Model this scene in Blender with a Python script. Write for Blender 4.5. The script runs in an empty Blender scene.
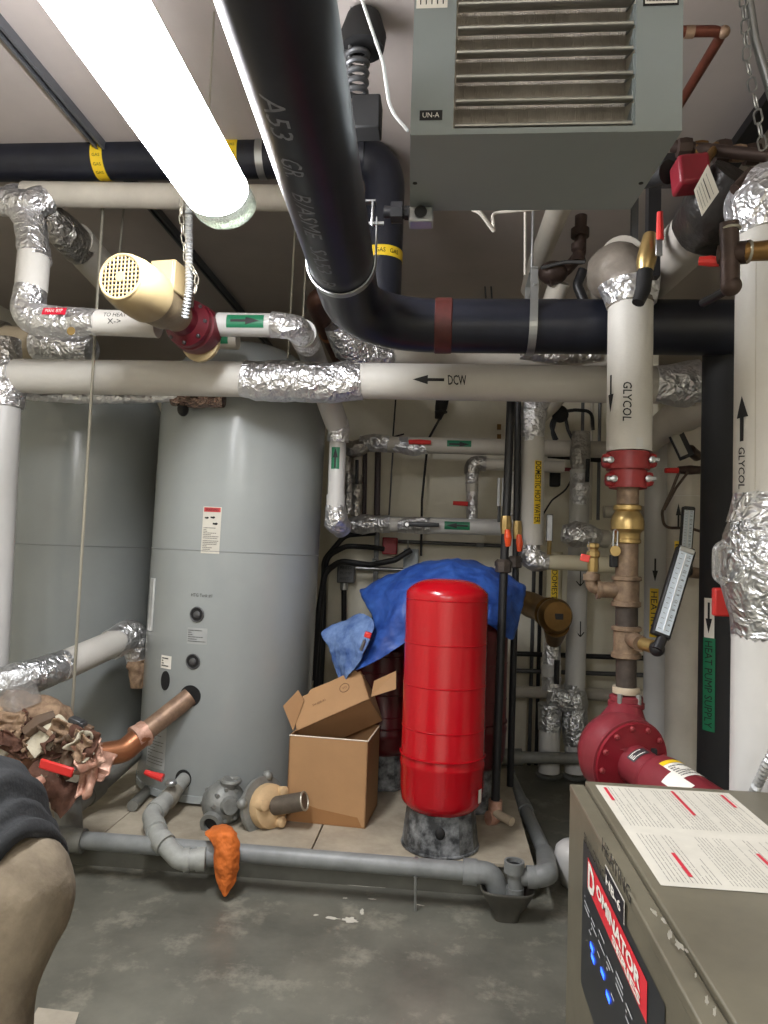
import bpy, math, random
from mathutils import Vector as V, Matrix, noise
random.seed(7)
C = bpy.context.scene.collection
R_ = math.radians

# ------------------------------------------------------------------ camera
FPX, CX, CY = 710.0, 384.0, 512.0
fw = V((61, 43, 710)).normalized()
up = V((438, -12500, 710)); up = (up - fw * up.dot(fw)).normalized()
rt = fw.cross(up)
EYE = V((0, 0, 1.5))
def cam2w(c): return V((c.dot(rt), c.dot(fw), c.dot(up)))
def ray(px, py): return cam2w(V(((px - CX) / FPX, (py - CY) / FPX, 1.0)))
def at(px, py, Y):                      # point seen at a pixel, at depth Y into the room
    d = ray(px, py); return EYE + d * ((Y - EYE.y) / d.y)
def onz(px, py, Z):
    d = ray(px, py); return EYE + d * ((Z - EYE.z) / d.z)
def onx(px, py, X):
    d = ray(px, py); return EYE + d * ((X - EYE.x) / d.x)
def oncyl(px, py, cx, cy, r):           # first hit on an upright cylinder
    d = ray(px, py); ox, oy = EYE.x - cx, EYE.y - cy
    a = d.x**2 + d.y**2; b = 2 * (ox * d.x + oy * d.y); c = ox * ox + oy * oy - r * r
    t = (-b - math.sqrt(max(0, b * b - 4 * a * c))) / (2 * a); return EYE + d * t
cam = bpy.data.cameras.new('camera'); camo = bpy.data.objects.new('camera', cam); C.objects.link(camo)
r_, u_, b_ = cam2w(V((1, 0, 0))), cam2w(V((0, -1, 0))), cam2w(V((0, 0, -1)))
m = Matrix(((r_.x, u_.x, b_.x, 0), (r_.y, u_.y, b_.y, 0), (r_.z, u_.z, b_.z, 1.5), (0, 0, 0, 1)))
camo.matrix_world = m
cam.sensor_fit = 'VERTICAL'; cam.sensor_height = 36; cam.lens = 36 * FPX / 1024; cam.clip_start = .02
bpy.context.scene.camera = camo

# ------------------------------------------------------------------ materials
def lin(c):
    return tuple((x / 255 / 12.92) if x / 255 <= .04045 else ((x / 255 + .055) / 1.055) ** 2.4 for x in c) + (1,)
MATS = {}
def M(name, rgb, rough=.5, metal=0, var=.12, vs=6, bump=0, bs=40, rgb2=None, spec=.5, trans=0, emit=0, alpha=1, bdist=.01, vthr=None):
    m = bpy.data.materials.new(name); m.use_nodes = True; nt = m.node_tree; n = nt.nodes; L = nt.links
    b = n['Principled BSDF']; b.inputs['Roughness'].default_value = rough; b.inputs['Metallic'].default_value = metal
    b.inputs['Specular IOR Level'].default_value = spec; b.inputs['Transmission Weight'].default_value = trans
    b.inputs['Alpha'].default_value = alpha
    base = lin(rgb)
    tc = n.new('ShaderNodeTexCoord')
    ns = n.new('ShaderNodeTexNoise'); ns.inputs['Scale'].default_value = vs; ns.inputs['Detail'].default_value = 6; ns.inputs['Roughness'].default_value = .65
    L.new(tc.outputs['Object'], ns.inputs['Vector'])
    cr = n.new('ShaderNodeValToRGB')
    e = cr.color_ramp.elements
    lo, hi = vthr or (.3, .7)
    e[0].position, e[1].position = lo, hi
    e[0].color = tuple(x * (1 - var) for x in base[:3]) + (1,)
    e[1].color = lin(rgb2) if rgb2 else tuple(min(1, x * (1 + var)) for x in base[:3]) + (1,)
    L.new(ns.outputs['Fac'], cr.inputs['Fac']); L.new(cr.outputs['Color'], b.inputs['Base Color'])
    if bump:
        n2 = n.new('ShaderNodeTexNoise'); n2.inputs['Scale'].default_value = bs; n2.inputs['Detail'].default_value = 4
        L.new(tc.outputs['Object'], n2.inputs['Vector'])
        bp = n.new('ShaderNodeBump'); bp.inputs['Strength'].default_value = bump; bp.inputs['Distance'].default_value = bdist
        L.new(n2.outputs['Fac'], bp.inputs['Height']); L.new(bp.outputs['Normal'], b.inputs['Normal'])
    if emit:
        b.inputs['Emission Color'].default_value = base; b.inputs['Emission Strength'].default_value = emit
    MATS[name] = m; return m
def foilmat(name, rgb, scale, rough=.25, strength=.9):
    m = M(name, rgb, rough, .92, .1, 5); nt = m.node_tree; n = nt.nodes; L = nt.links; b = n['Principled BSDF']
    tc = n.new('ShaderNodeTexCoord')
    nz = n.new('ShaderNodeTexNoise'); nz.inputs['Scale'].default_value = scale * .5
    ad = n.new('ShaderNodeVectorMath'); ad.operation = 'MULTIPLY_ADD'; ad.inputs[1].default_value = (.08, .08, .08)
    L.new(tc.outputs['Object'], nz.inputs['Vector']); L.new(nz.outputs['Color'], ad.inputs[0]); L.new(tc.outputs['Object'], ad.inputs[2])
    v = n.new('ShaderNodeTexVoronoi'); v.inputs['Scale'].default_value = scale
    L.new(ad.outputs[0], v.inputs['Vector'])
    v2 = n.new('ShaderNodeTexVoronoi'); v2.inputs['Scale'].default_value = scale * 2.7
    L.new(ad.outputs[0], v2.inputs['Vector'])
    mx = n.new('ShaderNodeMath'); mx.operation = 'MULTIPLY_ADD'; mx.inputs[1].default_value = .4
    L.new(v2.outputs['Distance'], mx.inputs[0]); L.new(v.outputs['Distance'], mx.inputs[2])
    bp = n.new('ShaderNodeBump'); bp.inputs['Strength'].default_value = strength; bp.inputs['Distance'].default_value = .02
    L.new(mx.outputs[0], bp.inputs['Height']); L.new(bp.outputs['Normal'], b.inputs['Normal'])
    return m
WHITE = M('canvas_white', (200, 197, 190), .55, var=.06, vs=3, bump=.12, bs=60)
PVCW = M('jacket_white', (197, 196, 193), .38, var=.05, vs=4)
DULLW = M('jacket_dull', (190, 184, 172), .6, var=.1, vs=5)
FOIL = foilmat('foil', (232, 232, 234), 24, .34, .7)
FOILD = foilmat('foil_dull', (176, 172, 166), 22, .34, .7)
TAPE = foilmat('foil_tape', (206, 208, 210), 30, .3, .6)
BLKIRON = M('black_iron', (32, 34, 43), .34, var=.25, vs=8, spec=.4)
BLACKP = M('black_paint', (22, 22, 25), .45, var=.2)
BLKDULL = M('black_dull', (18, 18, 19), .7, var=.3)
REDP = M('red_paint', (122, 42, 50), .38, var=.12, vs=9)
REDV = M('red_coupling', (148, 40, 42), .42, var=.15, vs=14)
REDTSH = M('red_tank_shaded', (78, 6, 15), .3, var=.1, vs=3)  # tank red with the shade on the rear tanks put into the colour
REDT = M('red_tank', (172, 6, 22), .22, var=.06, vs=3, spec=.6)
REDDK = M('maroon_paint', (98, 14, 30), .4, var=.15, vs=8)
REDL = M('red_vinyl', (214, 52, 48), .4, var=.05)
ORANGE = M('orange_vinyl', (232, 84, 40), .4, var=.05)
STEEL = M('zinc_steel', (176, 178, 178), .32, .85, .08, 9)
STEELD = M('dark_steel', (96, 97, 99), .42, .7, .15, 9)
ROD = M('rod_steel', (168, 164, 150), .4, .6, .1)
COPPER = M('copper', (180, 118, 86), .36, .75, .2, 9, rgb2=(176, 120, 84))
COPBR = M('copper_brown', (134, 108, 90), .5, .4, .25, 16, rgb2=(164, 136, 112), bump=.1)
COPPINK = M('copper_pink', (196, 140, 116), .5, .35, .25, 22, rgb2=(218, 180, 160))
BRASS = M('brass', (178, 152, 100), .34, .8, .15, 12)
BRONZE = M('bronze', (124, 94, 52), .4, .7, .25, 9)
BRNPIPE = M('brown_pipe', (122, 100, 82), .5, .35, .3, 26, rgb2=(150, 128, 104), bump=.12)
IRONDK = M('iron_dark', (72, 64, 58), .55, .4, .3, 30, bump=.2)
CREAMD = M('cream_dirty', (126, 110, 86), .45, var=.2, vs=8, rgb2=(160, 142, 112))
CREAM = M('cream_enamel', (176, 156, 116), .38, var=.06, vs=6)
TANKG = M('tank_grey', (154, 159, 158), .2, var=.05, vs=2, spec=.5)
HEATG = M('heater_grey', (135, 143, 143), .45, var=.05, vs=3)
PVCL = M('pvc_grey_light', (150, 152, 147), .5, var=.18, vs=14)
PVCG = M('pvc_grey', (124, 127, 126), .42, var=.2, vs=9)
PVCGD = M('pvc_grey_dirty', (112, 112, 106), .55, var=.2, vs=12)
CARD = M('cardboard', (168, 130, 90), .75, var=.07, vs=4, bump=.05)
CARDIN = M('cardboard_inner', (186, 160, 126), .8, var=.08)
GREEN = M('green_vinyl', (14, 110, 74), .4, var=.08)
YELLOW = M('yellow_vinyl', (236, 200, 40), .45, var=.06)
INK = M('ink', (14, 14, 14), .6, var=.02)
INKW = M('white_paint_ink', (205, 206, 210), .6, var=.05)
INKG = M('grey_ink', (118, 116, 110), .7, var=.05)
PAPER = M('paper_white', (232, 228, 218), .6, var=.04, vs=9)
LABELW = M('label_cream', (202, 198, 186), .5, var=.07, vs=12, bump=.04)
TARP = M('tarp_blue', (22, 58, 140), .5, var=.2, vs=9, rgb2=(58, 100, 182), bump=.2, bs=25)
TARPF = M('tarp_faded', (52, 88, 158), .6, var=.25, vs=9, rgb2=(128, 156, 200), bump=.2, bs=25)
RUBBER = M('rubber', (24, 24, 26), .6, var=.2)
BOILER = M('boiler_taupe', (96, 91, 77), .42, var=.1, vs=5, rgb2=(110, 105, 89))
CONDUIT = M('conduit', (176, 178, 178), .35, .5, .06)
STRUT = M('strut_grey', (92, 94, 98), .5, .3, .12)
TAN = M('insulation_brown', (128, 100, 78), .85, var=.35, vs=22, rgb2=(168, 142, 114), bump=.6, bs=35)
CLEAR = M('clear_plastic', (225, 225, 222), .12, var=.03, trans=.7, alpha=.55, bump=.5, bs=30)
ORGLOVE = M('orange_cloth', (206, 108, 40), .75, var=.12, vs=14, bump=.3, bs=40)
JACKET = M('jacket_cloth', (28, 30, 32), .85, var=.15, vs=14, bump=.2, bs=120)
PANTS = M('pants_cloth', (96, 84, 68), .9, var=.2, vs=7, rgb2=(138, 126, 106), bump=.2, bs=90)
SKIN = M('skin', (196, 150, 124), .55, var=.06)
HAIR = M('hair', (52, 38, 30), .6, var=.2, vs=30, bump=.5, bs=80)
BOOT = M('boot_leather', (74, 54, 38), .6, var=.2)
CEM = M('putty_grey', (128, 130, 126), .5, .3, .25, 16, bump=.25, bs=25)

# ------------------------------------------------------------------ mesh builder
class MB:
    def __init__(s): s.v = []; s.f = []
    def add(s, vs, fs):
        o = len(s.v); s.v += [V(x) for x in vs]; s.f += [tuple(i + o for i in f) for f in fs]; return s
    def box(s, c, d, R=None):
        R = R or Matrix.Identity(3); c = V(c); hx, hy, hz = d[0] / 2, d[1] / 2, d[2] / 2
        vs = [c + R @ V((x, y, z)) for x in (-hx, hx) for y in (-hy, hy) for z in (-hz, hz)]
        return s.add(vs, [(0, 1, 3, 2), (4, 6, 7, 5), (0, 4, 5, 1), (2, 3, 7, 6), (0, 2, 6, 4), (1, 5, 7, 3)])
    def tube(s, pts, r, seg=20, cap=True, jit=0, jf=12, sq=None):
        pts = [V(p) for p in pts]; n = len(pts)
        rr = r if isinstance(r, (list, tuple)) else [r] * n
        T = []
        for i in range(n):
            a = pts[max(0, i - 1)]; b = pts[min(n - 1, i + 1)]; T.append((b - a).normalized())
        t = T[0]; x = t.orthogonal().normalized() if abs(t.z) > .9 else t.cross(V((0, 0, 1))).normalized()
        vs, fs = [], []
        for i in range(n):
            if i:
                x = x - T[i] * x.dot(T[i]); x.normalize()
            y = T[i].cross(x)
            for k in range(seg):
                a = 2 * math.pi * k / seg; d = x * math.cos(a) + y * math.sin(a); q = rr[i]
                if jit:
                    p0 = pts[i] + d * q; q += jit * (noise.noise(p0 * jf) + .5 * noise.noise(p0 * jf * 2.3))
                vs.append(pts[i] + d * q)
        for i in range(n - 1):
            for k in range(seg):
                k2 = (k + 1) % seg; fs.append((i * seg + k, i * seg + k2, (i + 1) * seg + k2, (i + 1) * seg + k))
        if cap:
            fs.append(tuple(reversed(range(seg)))); fs.append(tuple(range((n - 1) * seg, n * seg)))
        return s.add(vs, fs)
    def lathe(s, prof, o, axis=(0, 0, 1), seg=32, cap=True):
        o = V(o); A = V(axis).normalized(); x = A.orthogonal().normalized(); y = A.cross(x); n = len(prof); vs = []; fs = []
        for (r, t) in prof:
            for k in range(seg):
                a = 2 * math.pi * k / seg; vs.append(o + A * t + (x * math.cos(a) + y * math.sin(a)) * r)
        for i in range(n - 1):
            for k in range(seg):
                k2 = (k + 1) % seg; fs.append((i * seg + k, i * seg + k2, (i + 1) * seg + k2, (i + 1) * seg + k))
        if cap:
            fs.append(tuple(reversed(range(seg)))); fs.append(tuple(range((n - 1) * seg, n * seg)))
        return s.add(vs, fs)
    def cyl(s, a, b, r, seg=20): return s.tube([a, b], r, seg)
    def torus(s, c, axis, R, r, seg=24, seg2=8, stretch=None):
        c = V(c); A = V(axis).normalized(); x = A.orthogonal().normalized(); y = A.cross(x); vs = []; fs = []
        for i in range(seg):
            a = 2 * math.pi * i / seg; d = x * math.cos(a) + y * math.sin(a)
            for k in range(seg2):
                b = 2 * math.pi * k / seg2; vs.append(c + d * (R + r * math.cos(b)) + A * r * math.sin(b))
        for i in range(seg):
            for k in range(seg2):
                i2, k2 = (i + 1) % seg, (k + 1) % seg2; fs.append((i * seg2 + k, i2 * seg2 + k, i2 * seg2 + k2, i * seg2 + k2))
        if stretch:
            d, q = stretch
            vs = [p + d * (q if (p - c).dot(d) > 0 else -q) for p in vs]
        return s.add(vs, fs)
    def ball(s, c, r, sc=(1, 1, 1), jit=0, jf=10, nu=18, nv=10, R=None):
        c = V(c); vs = []; fs = []; R = R or Matrix.Identity(3)
        for j in range(nv + 1):
            th = math.pi * j / nv
            for i in range(nu):
                a = 2 * math.pi * i / nu; d = V((math.sin(th) * math.cos(a), math.sin(th) * math.sin(a), math.cos(th)))
                q = r + (jit * (noise.noise((c + d * r) * jf) + .5 * noise.noise((c + d * r) * jf * 2.3)) if jit else 0)
                vs.append(c + R @ V((d.x * q * sc[0], d.y * q * sc[1], d.z * q * sc[2])))
        for j in range(nv):
            for i in range(nu):
                i2 = (i + 1) % nu; fs.append((j * nu + i, (j + 1) * nu + i, (j + 1) * nu + i2, j * nu + i2))
        return s.add(vs, fs)
    def prism(s, poly, off):
        n = len(poly); off = V(off); p = [V(q) for q in poly]; vs = p + [q + off for q in p]
        fs = [tuple(range(n)), tuple(reversed(range(n, 2 * n)))] + [(i, n + i, n + (i + 1) % n, (i + 1) % n)[::-1] for i in range(n)]
        return s.add(vs, fs)
    def quad(s, a, b, c, d): return s.add([a, b, c, d], [(0, 1, 2, 3)])

ORG = {}
def part(name, mb, mat, parent=None, bevel=0, smooth=35, label=None, sub=0, solid=0, fixn=True):
    o0 = ORG.get(parent.name, V((0, 0, 0))) if parent else V((0, 0, 0))
    if not parent:
        o0 = sum((v for v in mb.v), V((0, 0, 0))) / max(1, len(mb.v)); o0.z = min(v.z for v in mb.v)
    me = bpy.data.meshes.new(name); me.from_pydata([tuple(v - o0) for v in mb.v], [], mb.f)
    if fixn:
        import bmesh
        bm = bmesh.new(); bm.from_mesh(me); bmesh.ops.recalc_face_normals(bm, faces=bm.faces); bm.to_mesh(me); bm.free()
    me.materials.append(mat)
    if smooth:
        me.polygons.foreach_set('use_smooth', [True] * len(me.polygons)); me.set_sharp_from_angle(angle=R_(smooth))
    o = bpy.data.objects.new(name, me); C.objects.link(o)
    if parent: o.parent = parent; ORG[o.name] = o0
    else: o.location = o0; ORG[o.name] = o0
    if sub:
        md = o.modifiers.new('s', 'SUBSURF'); md.levels = md.render_levels = sub
    if solid:
        md = o.modifiers.new('t', 'SOLIDIFY'); md.thickness = solid
    if bevel:
        md = o.modifiers.new('b', 'BEVEL'); md.width = bevel; md.segments = 2; md.limit_method = 'ANGLE'; md.angle_limit = R_(40)
    if label: o['label'] = label
    return o
def tag(o, label, cat, group=None):
    o['label'] = label; o['category'] = cat
    if group: o['group'] = group
    return o
def thing(name, label, cat, loc, group=None):
    o = bpy.data.objects.new(name, None); C.objects.link(o); o.location = loc; o.empty_display_size = .05
    ORG[o.name] = V(loc); return tag(o, label, cat, group)
def subpart_of(o): return o     # a part's own children share its thing's origin
def struct(name, mb, mat, smooth=0, bevel=0):
    me = bpy.data.meshes.new(name); me.from_pydata([tuple(v) for v in mb.v], [], mb.f); me.materials.append(mat)
    o = bpy.data.objects.new(name, me); C.objects.link(o); o['kind'] = 'structure'
    if bevel:
        md = o.modifiers.new('b', 'BEVEL'); md.width = bevel; md.segments = 2
    return o

def fillet(pts, r, n=8):
    pts = [V(p) for p in pts]; out = [pts[0]]
    for i in range(1, len(pts) - 1):
        a, b, c = pts[i - 1], pts[i], pts[i + 1]
        d1, d2 = (a - b).normalized(), (c - b).normalized()
        ang = d1.angle(d2); k = min(r / max(math.tan(ang / 2), .05), (a - b).length * .49, (c - b).length * .49)
        p0, p2 = b + d1 * k, b + d2 * k
        for j in range(n + 1):
            t = j / n; out.append(p0 * (1 - t) ** 2 + b * 2 * t * (1 - t) + p2 * t * t)
    out.append(pts[-1]); return out
def dens(pts, step):
    out = []
    for a, b in zip(pts, pts[1:]):
        n = max(1, int((b - a).length / step))
        out += [a + (b - a) * (i / n) for i in range(n)]
    return out + [pts[-1]]
def px(*l): return [at(*p) for p in l]
def pr(n, Y): return n / FPX * Y        # pixels to metres at a depth
def foil(parent, pts, r, mat=None, name='foil_wrap', bend=0, amp=.09, label=None):
    p = fillet(pts, bend) if bend else [V(q) for q in pts]
    rr = r if not isinstance(r, (list, tuple)) else None
    d = dens(p, (rr or max(r)) * .28)
    if rr is None:
        L = [0]
        for a, b in zip(d, d[1:]): L.append(L[-1] + (b - a).length)
        q = []
        for x in L:
            t = x / L[-1] * (len(r) - 1); i = min(int(t), len(r) - 2); q.append(r[i] + (r[i + 1] - r[i]) * (t - i))
        rad = q
    else: rad = [rr] * len(d)
    mb = MB().tube(d, rad, 28, True, jit=(rr or max(r)) * amp, jf=1.1 / (rr or max(r)))
    return part(name, mb, mat or FOIL, parent, smooth=50, label=label)
# --- lettering
TXT = {}
def glyphs(s, bold=0):
    s0 = s; s = s if not bold else s + '|b'
    if s not in TXT:
        cu = bpy.data.curves.new('t', 'FONT'); cu.body = s0; cu.offset = bold; cu.size = 1; cu.align_x = 'CENTER'; cu.align_y = 'CENTER'; cu.resolution_u = 2
        o = bpy.data.objects.new('t', cu); C.objects.link(o)
        dg = bpy.context.evaluated_depsgraph_get(); me = o.evaluated_get(dg).to_mesh()
        vs = [(v.co.x, v.co.y) for v in me.vertices]; fs = [tuple(p.vertices) for p in me.polygons]
        o.evaluated_get(dg).to_mesh_clear(); bpy.data.objects.remove(o); bpy.data.curves.remove(cu)
        xs = [v[0] for v in vs]; ys = [v[1] for v in vs]
        cx, cy = (max(xs) + min(xs)) / 2, (max(ys) + min(ys)) / 2
        TXT[s] = ([(x - cx, y - cy) for x, y in vs], fs, max(xs) - min(xs), max(ys) - min(ys))
    return TXT[s]
def flat_map(c, A, N):
    c, A, N = V(c), V(A).normalized(), V(N).normalized(); B = N.cross(A)
    return lambda u, v, h=.0012: c + A * u + B * v + N * h
def cyl_map(c, A, N, r):                # c on the axis
    c, A = V(c), V(A).normalized(); N = V(N); N = (N - A * N.dot(A)).normalized(); B = N.cross(A)
    return lambda u, v, h=.0012: c + A * u + (N * math.cos(v / r) + B * math.sin(v / r)) * (r + h)
def around_map(c, A, N, r):             # text running round the cylinder; A is the text's up
    c, A = V(c), V(A).normalized(); N = V(N); N = (N - A * N.dot(A)).normalized(); B = A.cross(N)
    return lambda u, v, h=.0012: c + A * v + (N * math.cos(u / r) + B * math.sin(u / r)) * (r + h)
def lettering(parent, s, mp, w=None, h=None, mat=None, name='lettering', dx=0, dy=0, off=.0022, shear=0, bold=0):
    vs, fs, W, H = glyphs(s, bold)
    kx = (w / W) if w else h / H; ky = (h / H) if h else kx
    P, F = fine([(x * kx + dx + shear * y * ky, y * ky + dy) for x, y in vs], fs, max(.006, H * ky * .3))
    mb = MB().add([mp(x, y, off) for x, y in P], F)
    return part(name, mb, mat or INK, parent, smooth=0, fixn=False)
def fine(P, F, L):                      # split long edges so that wrapped lettering hugs its pipe
    import bmesh
    bm = bmesh.new(); vv = [bm.verts.new((x, y, 0)) for x, y in P]
    for f in F:
        try: bm.faces.new([vv[i] for i in f])
        except ValueError: pass
    bmesh.ops.triangulate(bm, faces=bm.faces)
    for _ in range(4):
        e = [e for e in bm.edges if e.calc_length() > L]
        if not e: break
        bmesh.ops.subdivide_edges(bm, edges=e, cuts=1); bmesh.ops.triangulate(bm, faces=bm.faces)
    bm.verts.index_update(); P2 = [(v.co.x, v.co.y) for v in bm.verts]; F2 = [tuple(v.index for v in f.verts) for f in bm.faces]
    bm.free(); return P2, F2
def patch(parent, mp, w, h, mat, name='label', off=.0010, n=8, label=None, dx=0, dy=0):
    vs = []; fs = []
    for i in range(n + 1):
        for j in range(n + 1):
            vs.append(mp((i / n - .5) * w + dx, (j / n - .5) * h + dy, off))
    for i in range(n):
        for j in range(n):
            a = i * (n + 1) + j; fs.append((a, a + n + 1, a + n + 2, a + 1))
    return part(name, MB().add(vs, fs), mat, parent, smooth=60, fixn=False, label=label)
def arrow(parent, mp, L, W, mat=None, rev=False, name='flow_arrow', off=.0022, dx=0, dy=0):
    s = -1 if rev else 1
    pt = [(-.5, -.16), (.02, -.16), (.02, -.5), (.5, 0), (.02, .5), (.02, .16), (-.5, .16)]
    sh, hd = [pt[0], pt[1], pt[5], pt[6]], [pt[2], pt[3], pt[4]]
    mb = MB()
    for poly in (sh, hd):
        P, F = fine([(s * x * L + dx, y * W + dy) for x, y in poly], [tuple(range(len(poly)))], max(.006, W * .25)); mb.add([mp(x, y, off) for x, y in P], F)
    return part(name, mb, mat or INK, parent, smooth=0, fixn=False)
def textlines(parent, mp, w, h, n, mat=None, name='printed_text', off=.002, dx=0, dy=0, vertical=False, fill=.45, seed=1):
    rnd = random.Random(seed); mb = MB()
    for i in range(n):
        y = h / 2 - (i + .5) * h / n; t = h / n * fill / 2; x = -w / 2
        while x < w / 2 - .002:
            L = min(rnd.uniform(.04, .16) * w, w / 2 - x)
            mb.add([mp(a + dx, b + dy, off) for a, b in ((x, y - t), (x + L, y - t), (x + L, y + t), (x, y + t))], [(0, 1, 2, 3)])
            x += L + rnd.uniform(.008, .02) * w
            if rnd.random() < .05: break
    return part(name, mb, mat or INKG, parent, smooth=0, fixn=False)
X, Yv, Z = V((1, 0, 0)), V((0, 1, 0)), V((0, 0, 1))
FRONT = V((0, -1, 0))
def ringclamp(parent, c, axis, r, w, mat, name='band', t=.004):
    return part(name, MB().lathe([(r, -w / 2), (r + t, -w / 2), (r + t, w / 2), (r, w / 2)], V(c) - V((0, 0, 0)), axis, 32, False), mat, parent)
def bolt(parent, c, axis, r=.008, h=.008, mat=None, name='bolt'):
    return part(name, MB().lathe([(r, 0), (r, h), (r * .6, h + .002)], c, axis, 6), mat or STEEL, parent, smooth=20)
def chain(pts, link, wire):
    d = dens([V(p) for p in pts], link * 1.5); mb = MB()
    for i, (a, b) in enumerate(zip(d, d[1:])):
        t = (b - a).normalized(); o = t.orthogonal().normalized(); ax = o if i % 2 else t.cross(o)
        mb.torus((a + b) / 2, ax, link * .42, wire, 12, 6, (t, link * .38))
    return mb
def corrug(pts, r, pitch):
    d = dens([V(p) for p in pts], pitch / 2)
    return MB().tube(d, [r * (1.0 if i % 2 else .74) for i in range(len(d))], 12)
# ================================================================== SETTING
FLOORM = M('floor_paint', (92, 92, 84), .3, var=.2, vs=1.6, rgb2=(122, 121, 110), bump=.06, bs=30, spec=.45)
def floor_scuffs():
    nt = FLOORM.node_tree; n = nt.nodes; L = nt.links; b = n['Principled BSDF']
    src = b.inputs['Base Color'].links[0].from_socket
    tc = n.new('ShaderNodeTexCoord'); ns = n.new('ShaderNodeTexNoise'); ns.inputs['Scale'].default_value = 4.5; ns.inputs['Detail'].default_value = 9; ns.inputs['Roughness'].default_value = .72
    L.new(tc.outputs['Object'], ns.inputs['Vector'])
    cr = n.new('ShaderNodeValToRGB'); cr.color_ramp.elements[0].position = .535; cr.color_ramp.elements[1].position = .70
    cr.color_ramp.elements[1].color = (.55, .55, .55, 1)
    L.new(ns.outputs['Fac'], cr.inputs['Fac'])
    mx = n.new('ShaderNodeMix'); mx.data_type = 'RGBA'; mx.inputs['B'].default_value = lin((172, 168, 152))
    L.new(cr.outputs['Color'], mx.inputs['Factor']); L.new(src, mx.inputs['A']); L.new(mx.outputs['Result'], b.inputs['Base Color'])
    r = n.new('ShaderNodeTexNoise'); r.inputs['Scale'].default_value = 1.3
    mr = n.new('ShaderNodeMapRange'); mr.inputs['To Min'].default_value = .22; mr.inputs['To Max'].default_value = .5
    L.new(tc.outputs['Object'], r.inputs['Vector']); L.new(r.outputs['Fac'], mr.inputs['Value']); L.new(mr.outputs['Result'], b.inputs['Roughness'])
floor_scuffs()
WALLM = M('wall_cream', (212, 206, 188), .65, var=.06, vs=2.2, rgb2=(226, 221, 203), bump=.04, bs=30)
CEILM = M('ceiling_taupe', (178, 169, 164), .75, var=.08, vs=1.5, bump=.1, bs=14)
XL, XR, YF, YB, ZC = -3.7, 3.0, -2.6, 5.4, 3.42
def slab(name, a, b, mat):
    a, b = V(a), V(b); return struct(name, MB().box((a + b) / 2, b - a), mat)
YD, XA, XB = 7.2, -.88, 1.55           # the wall steps back behind the tanks and behind the right-hand pipes
slab('floor', (XL, YF, -.1), (XR, YD, 0), FLOORM)
slab('ceiling', (XL, YF, ZC), (XR, YD, ZC + .1), CEILM)
slab('wall_back', (XA, YB, 0), (XB, YB + .1, ZC), WALLM)
slab('wall_recess_left', (XL, YD, 0), (XA, YD + .1, ZC), WALLM)
slab('wall_recess_right', (XB, YD, 0), (XR, YD + .1, ZC), WALLM)
slab('wall_return_left', (XA, YB + .1, 0), (XA + .1, YD, ZC), WALLM)
slab('wall_return_right', (XB - .1, YB + .1, 0), (XB, YD, ZC), WALLM)
slab('wall_left', (XL - .1, YF, 0), (XL, YD, ZC), WALLM)
slab('wall_right', (XR, YF, 0), (XR + .1, YD, ZC), WALLM)
slab('wall_front', (XL, YF - .1, 0), (XR, YF, ZC), WALLM)

# housekeeping pad (cast concrete, three slabs)
PADM = M('pad_concrete', (150, 140, 122), .75, var=.16, vs=4, rgb2=(184, 174, 154), bump=.15, bs=30)
PADZ = .15
BASEM = M('pad_base_paint', (84, 83, 75), .5, var=.2, vs=5)
xa = at(313, 825, 3.27).x; xr_ = onz(534, 863, PADZ).x
def pad_slab(x0, x1):
    mb = MB().box(((x0 + x1) / 2, (3.26 + 5.36) / 2, PADZ - .01), (x1 - x0, 2.10, .02))
    struct('pad_top', mb, PADM, bevel=.004)
struct('concrete_pad', MB().box(((XL + .02 + xr_) / 2, 4.315, (PADZ - .02) / 2), (xr_ - XL - .02, 2.09, PADZ - .02)), BASEM)
pad_slab(XL + .02, -1.55); pad_slab(-1.545, xa - .003); pad_slab(xa + .003, xr_)

# flaked paint and pale scrapes on the floor
CHIP = M('bare_chip', (196, 193, 180), .7, var=.1, vs=20)
def chip(cx, cy, w, h, seed, ang=0):
    rnd = random.Random(seed); n = 22; P = []
    for i in range(n):
        a = 2 * math.pi * i / n; q = .55 + .45 * rnd.random()
        P.append((cx + w * q * math.cos(a) * math.cos(ang) - h * q * math.sin(a) * math.sin(ang), cy + w * q * math.cos(a) * math.sin(ang) + h * q * math.sin(a) * math.cos(ang)))
    o = struct('floor_chip', MB().add([onz(*p, .0012) for p in P], [tuple(reversed(range(n)))]), CHIP)
for a in ((350, 920, 10, 3.5, 1, .1), (332, 918, 9, 1.6, 2, .1), (362, 912, 2.5, 4, 3, 0), (316, 915, 4, 1, 4, 0), (345, 898, 3, .9, 5, 0), (372, 899, 5, .8, 6, .1), (507, 910, 14, 2.5, 7, .1), (420, 905, 6, .7, 9, .2), (300, 880, 22, .8, 10, .06), (365, 886, 26, .8, 12, .08)):
    chip(*a)

# ceiling struts
def strut(name, label, x, y0, y1):
    mb = MB()
    for dx in (-.02, .02): mb.box((x + dx, (y0 + y1) / 2, ZC - .022), (.003, y1 - y0, .042))
    mb.box((x, (y0 + y1) / 2, ZC - .002), (.043, y1 - y0, .003))
    for dx in (-.015, .015): mb.box((x + dx, (y0 + y1) / 2, ZC - .042), (.012, y1 - y0, .003))
    t = tag(part(name, mb, STRUT, smooth=0), label, 'channel')
strut('ceiling_channel', 'long grey metal channel fixed to the ceiling above the grey tanks', -1.70, -.5, 7.18)
mb = MB().box((1.24, 3.3, ZC - .10), (.09, 4.1, .012)).box((1.24, 3.3, ZC - .05), (.012, 4.1, .10))
tag(part('ceiling_beam', mb, BLACKP, smooth=0), 'black steel beam under the ceiling behind the hanging chain', 'beam')['kind'] = 'structure'

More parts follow.
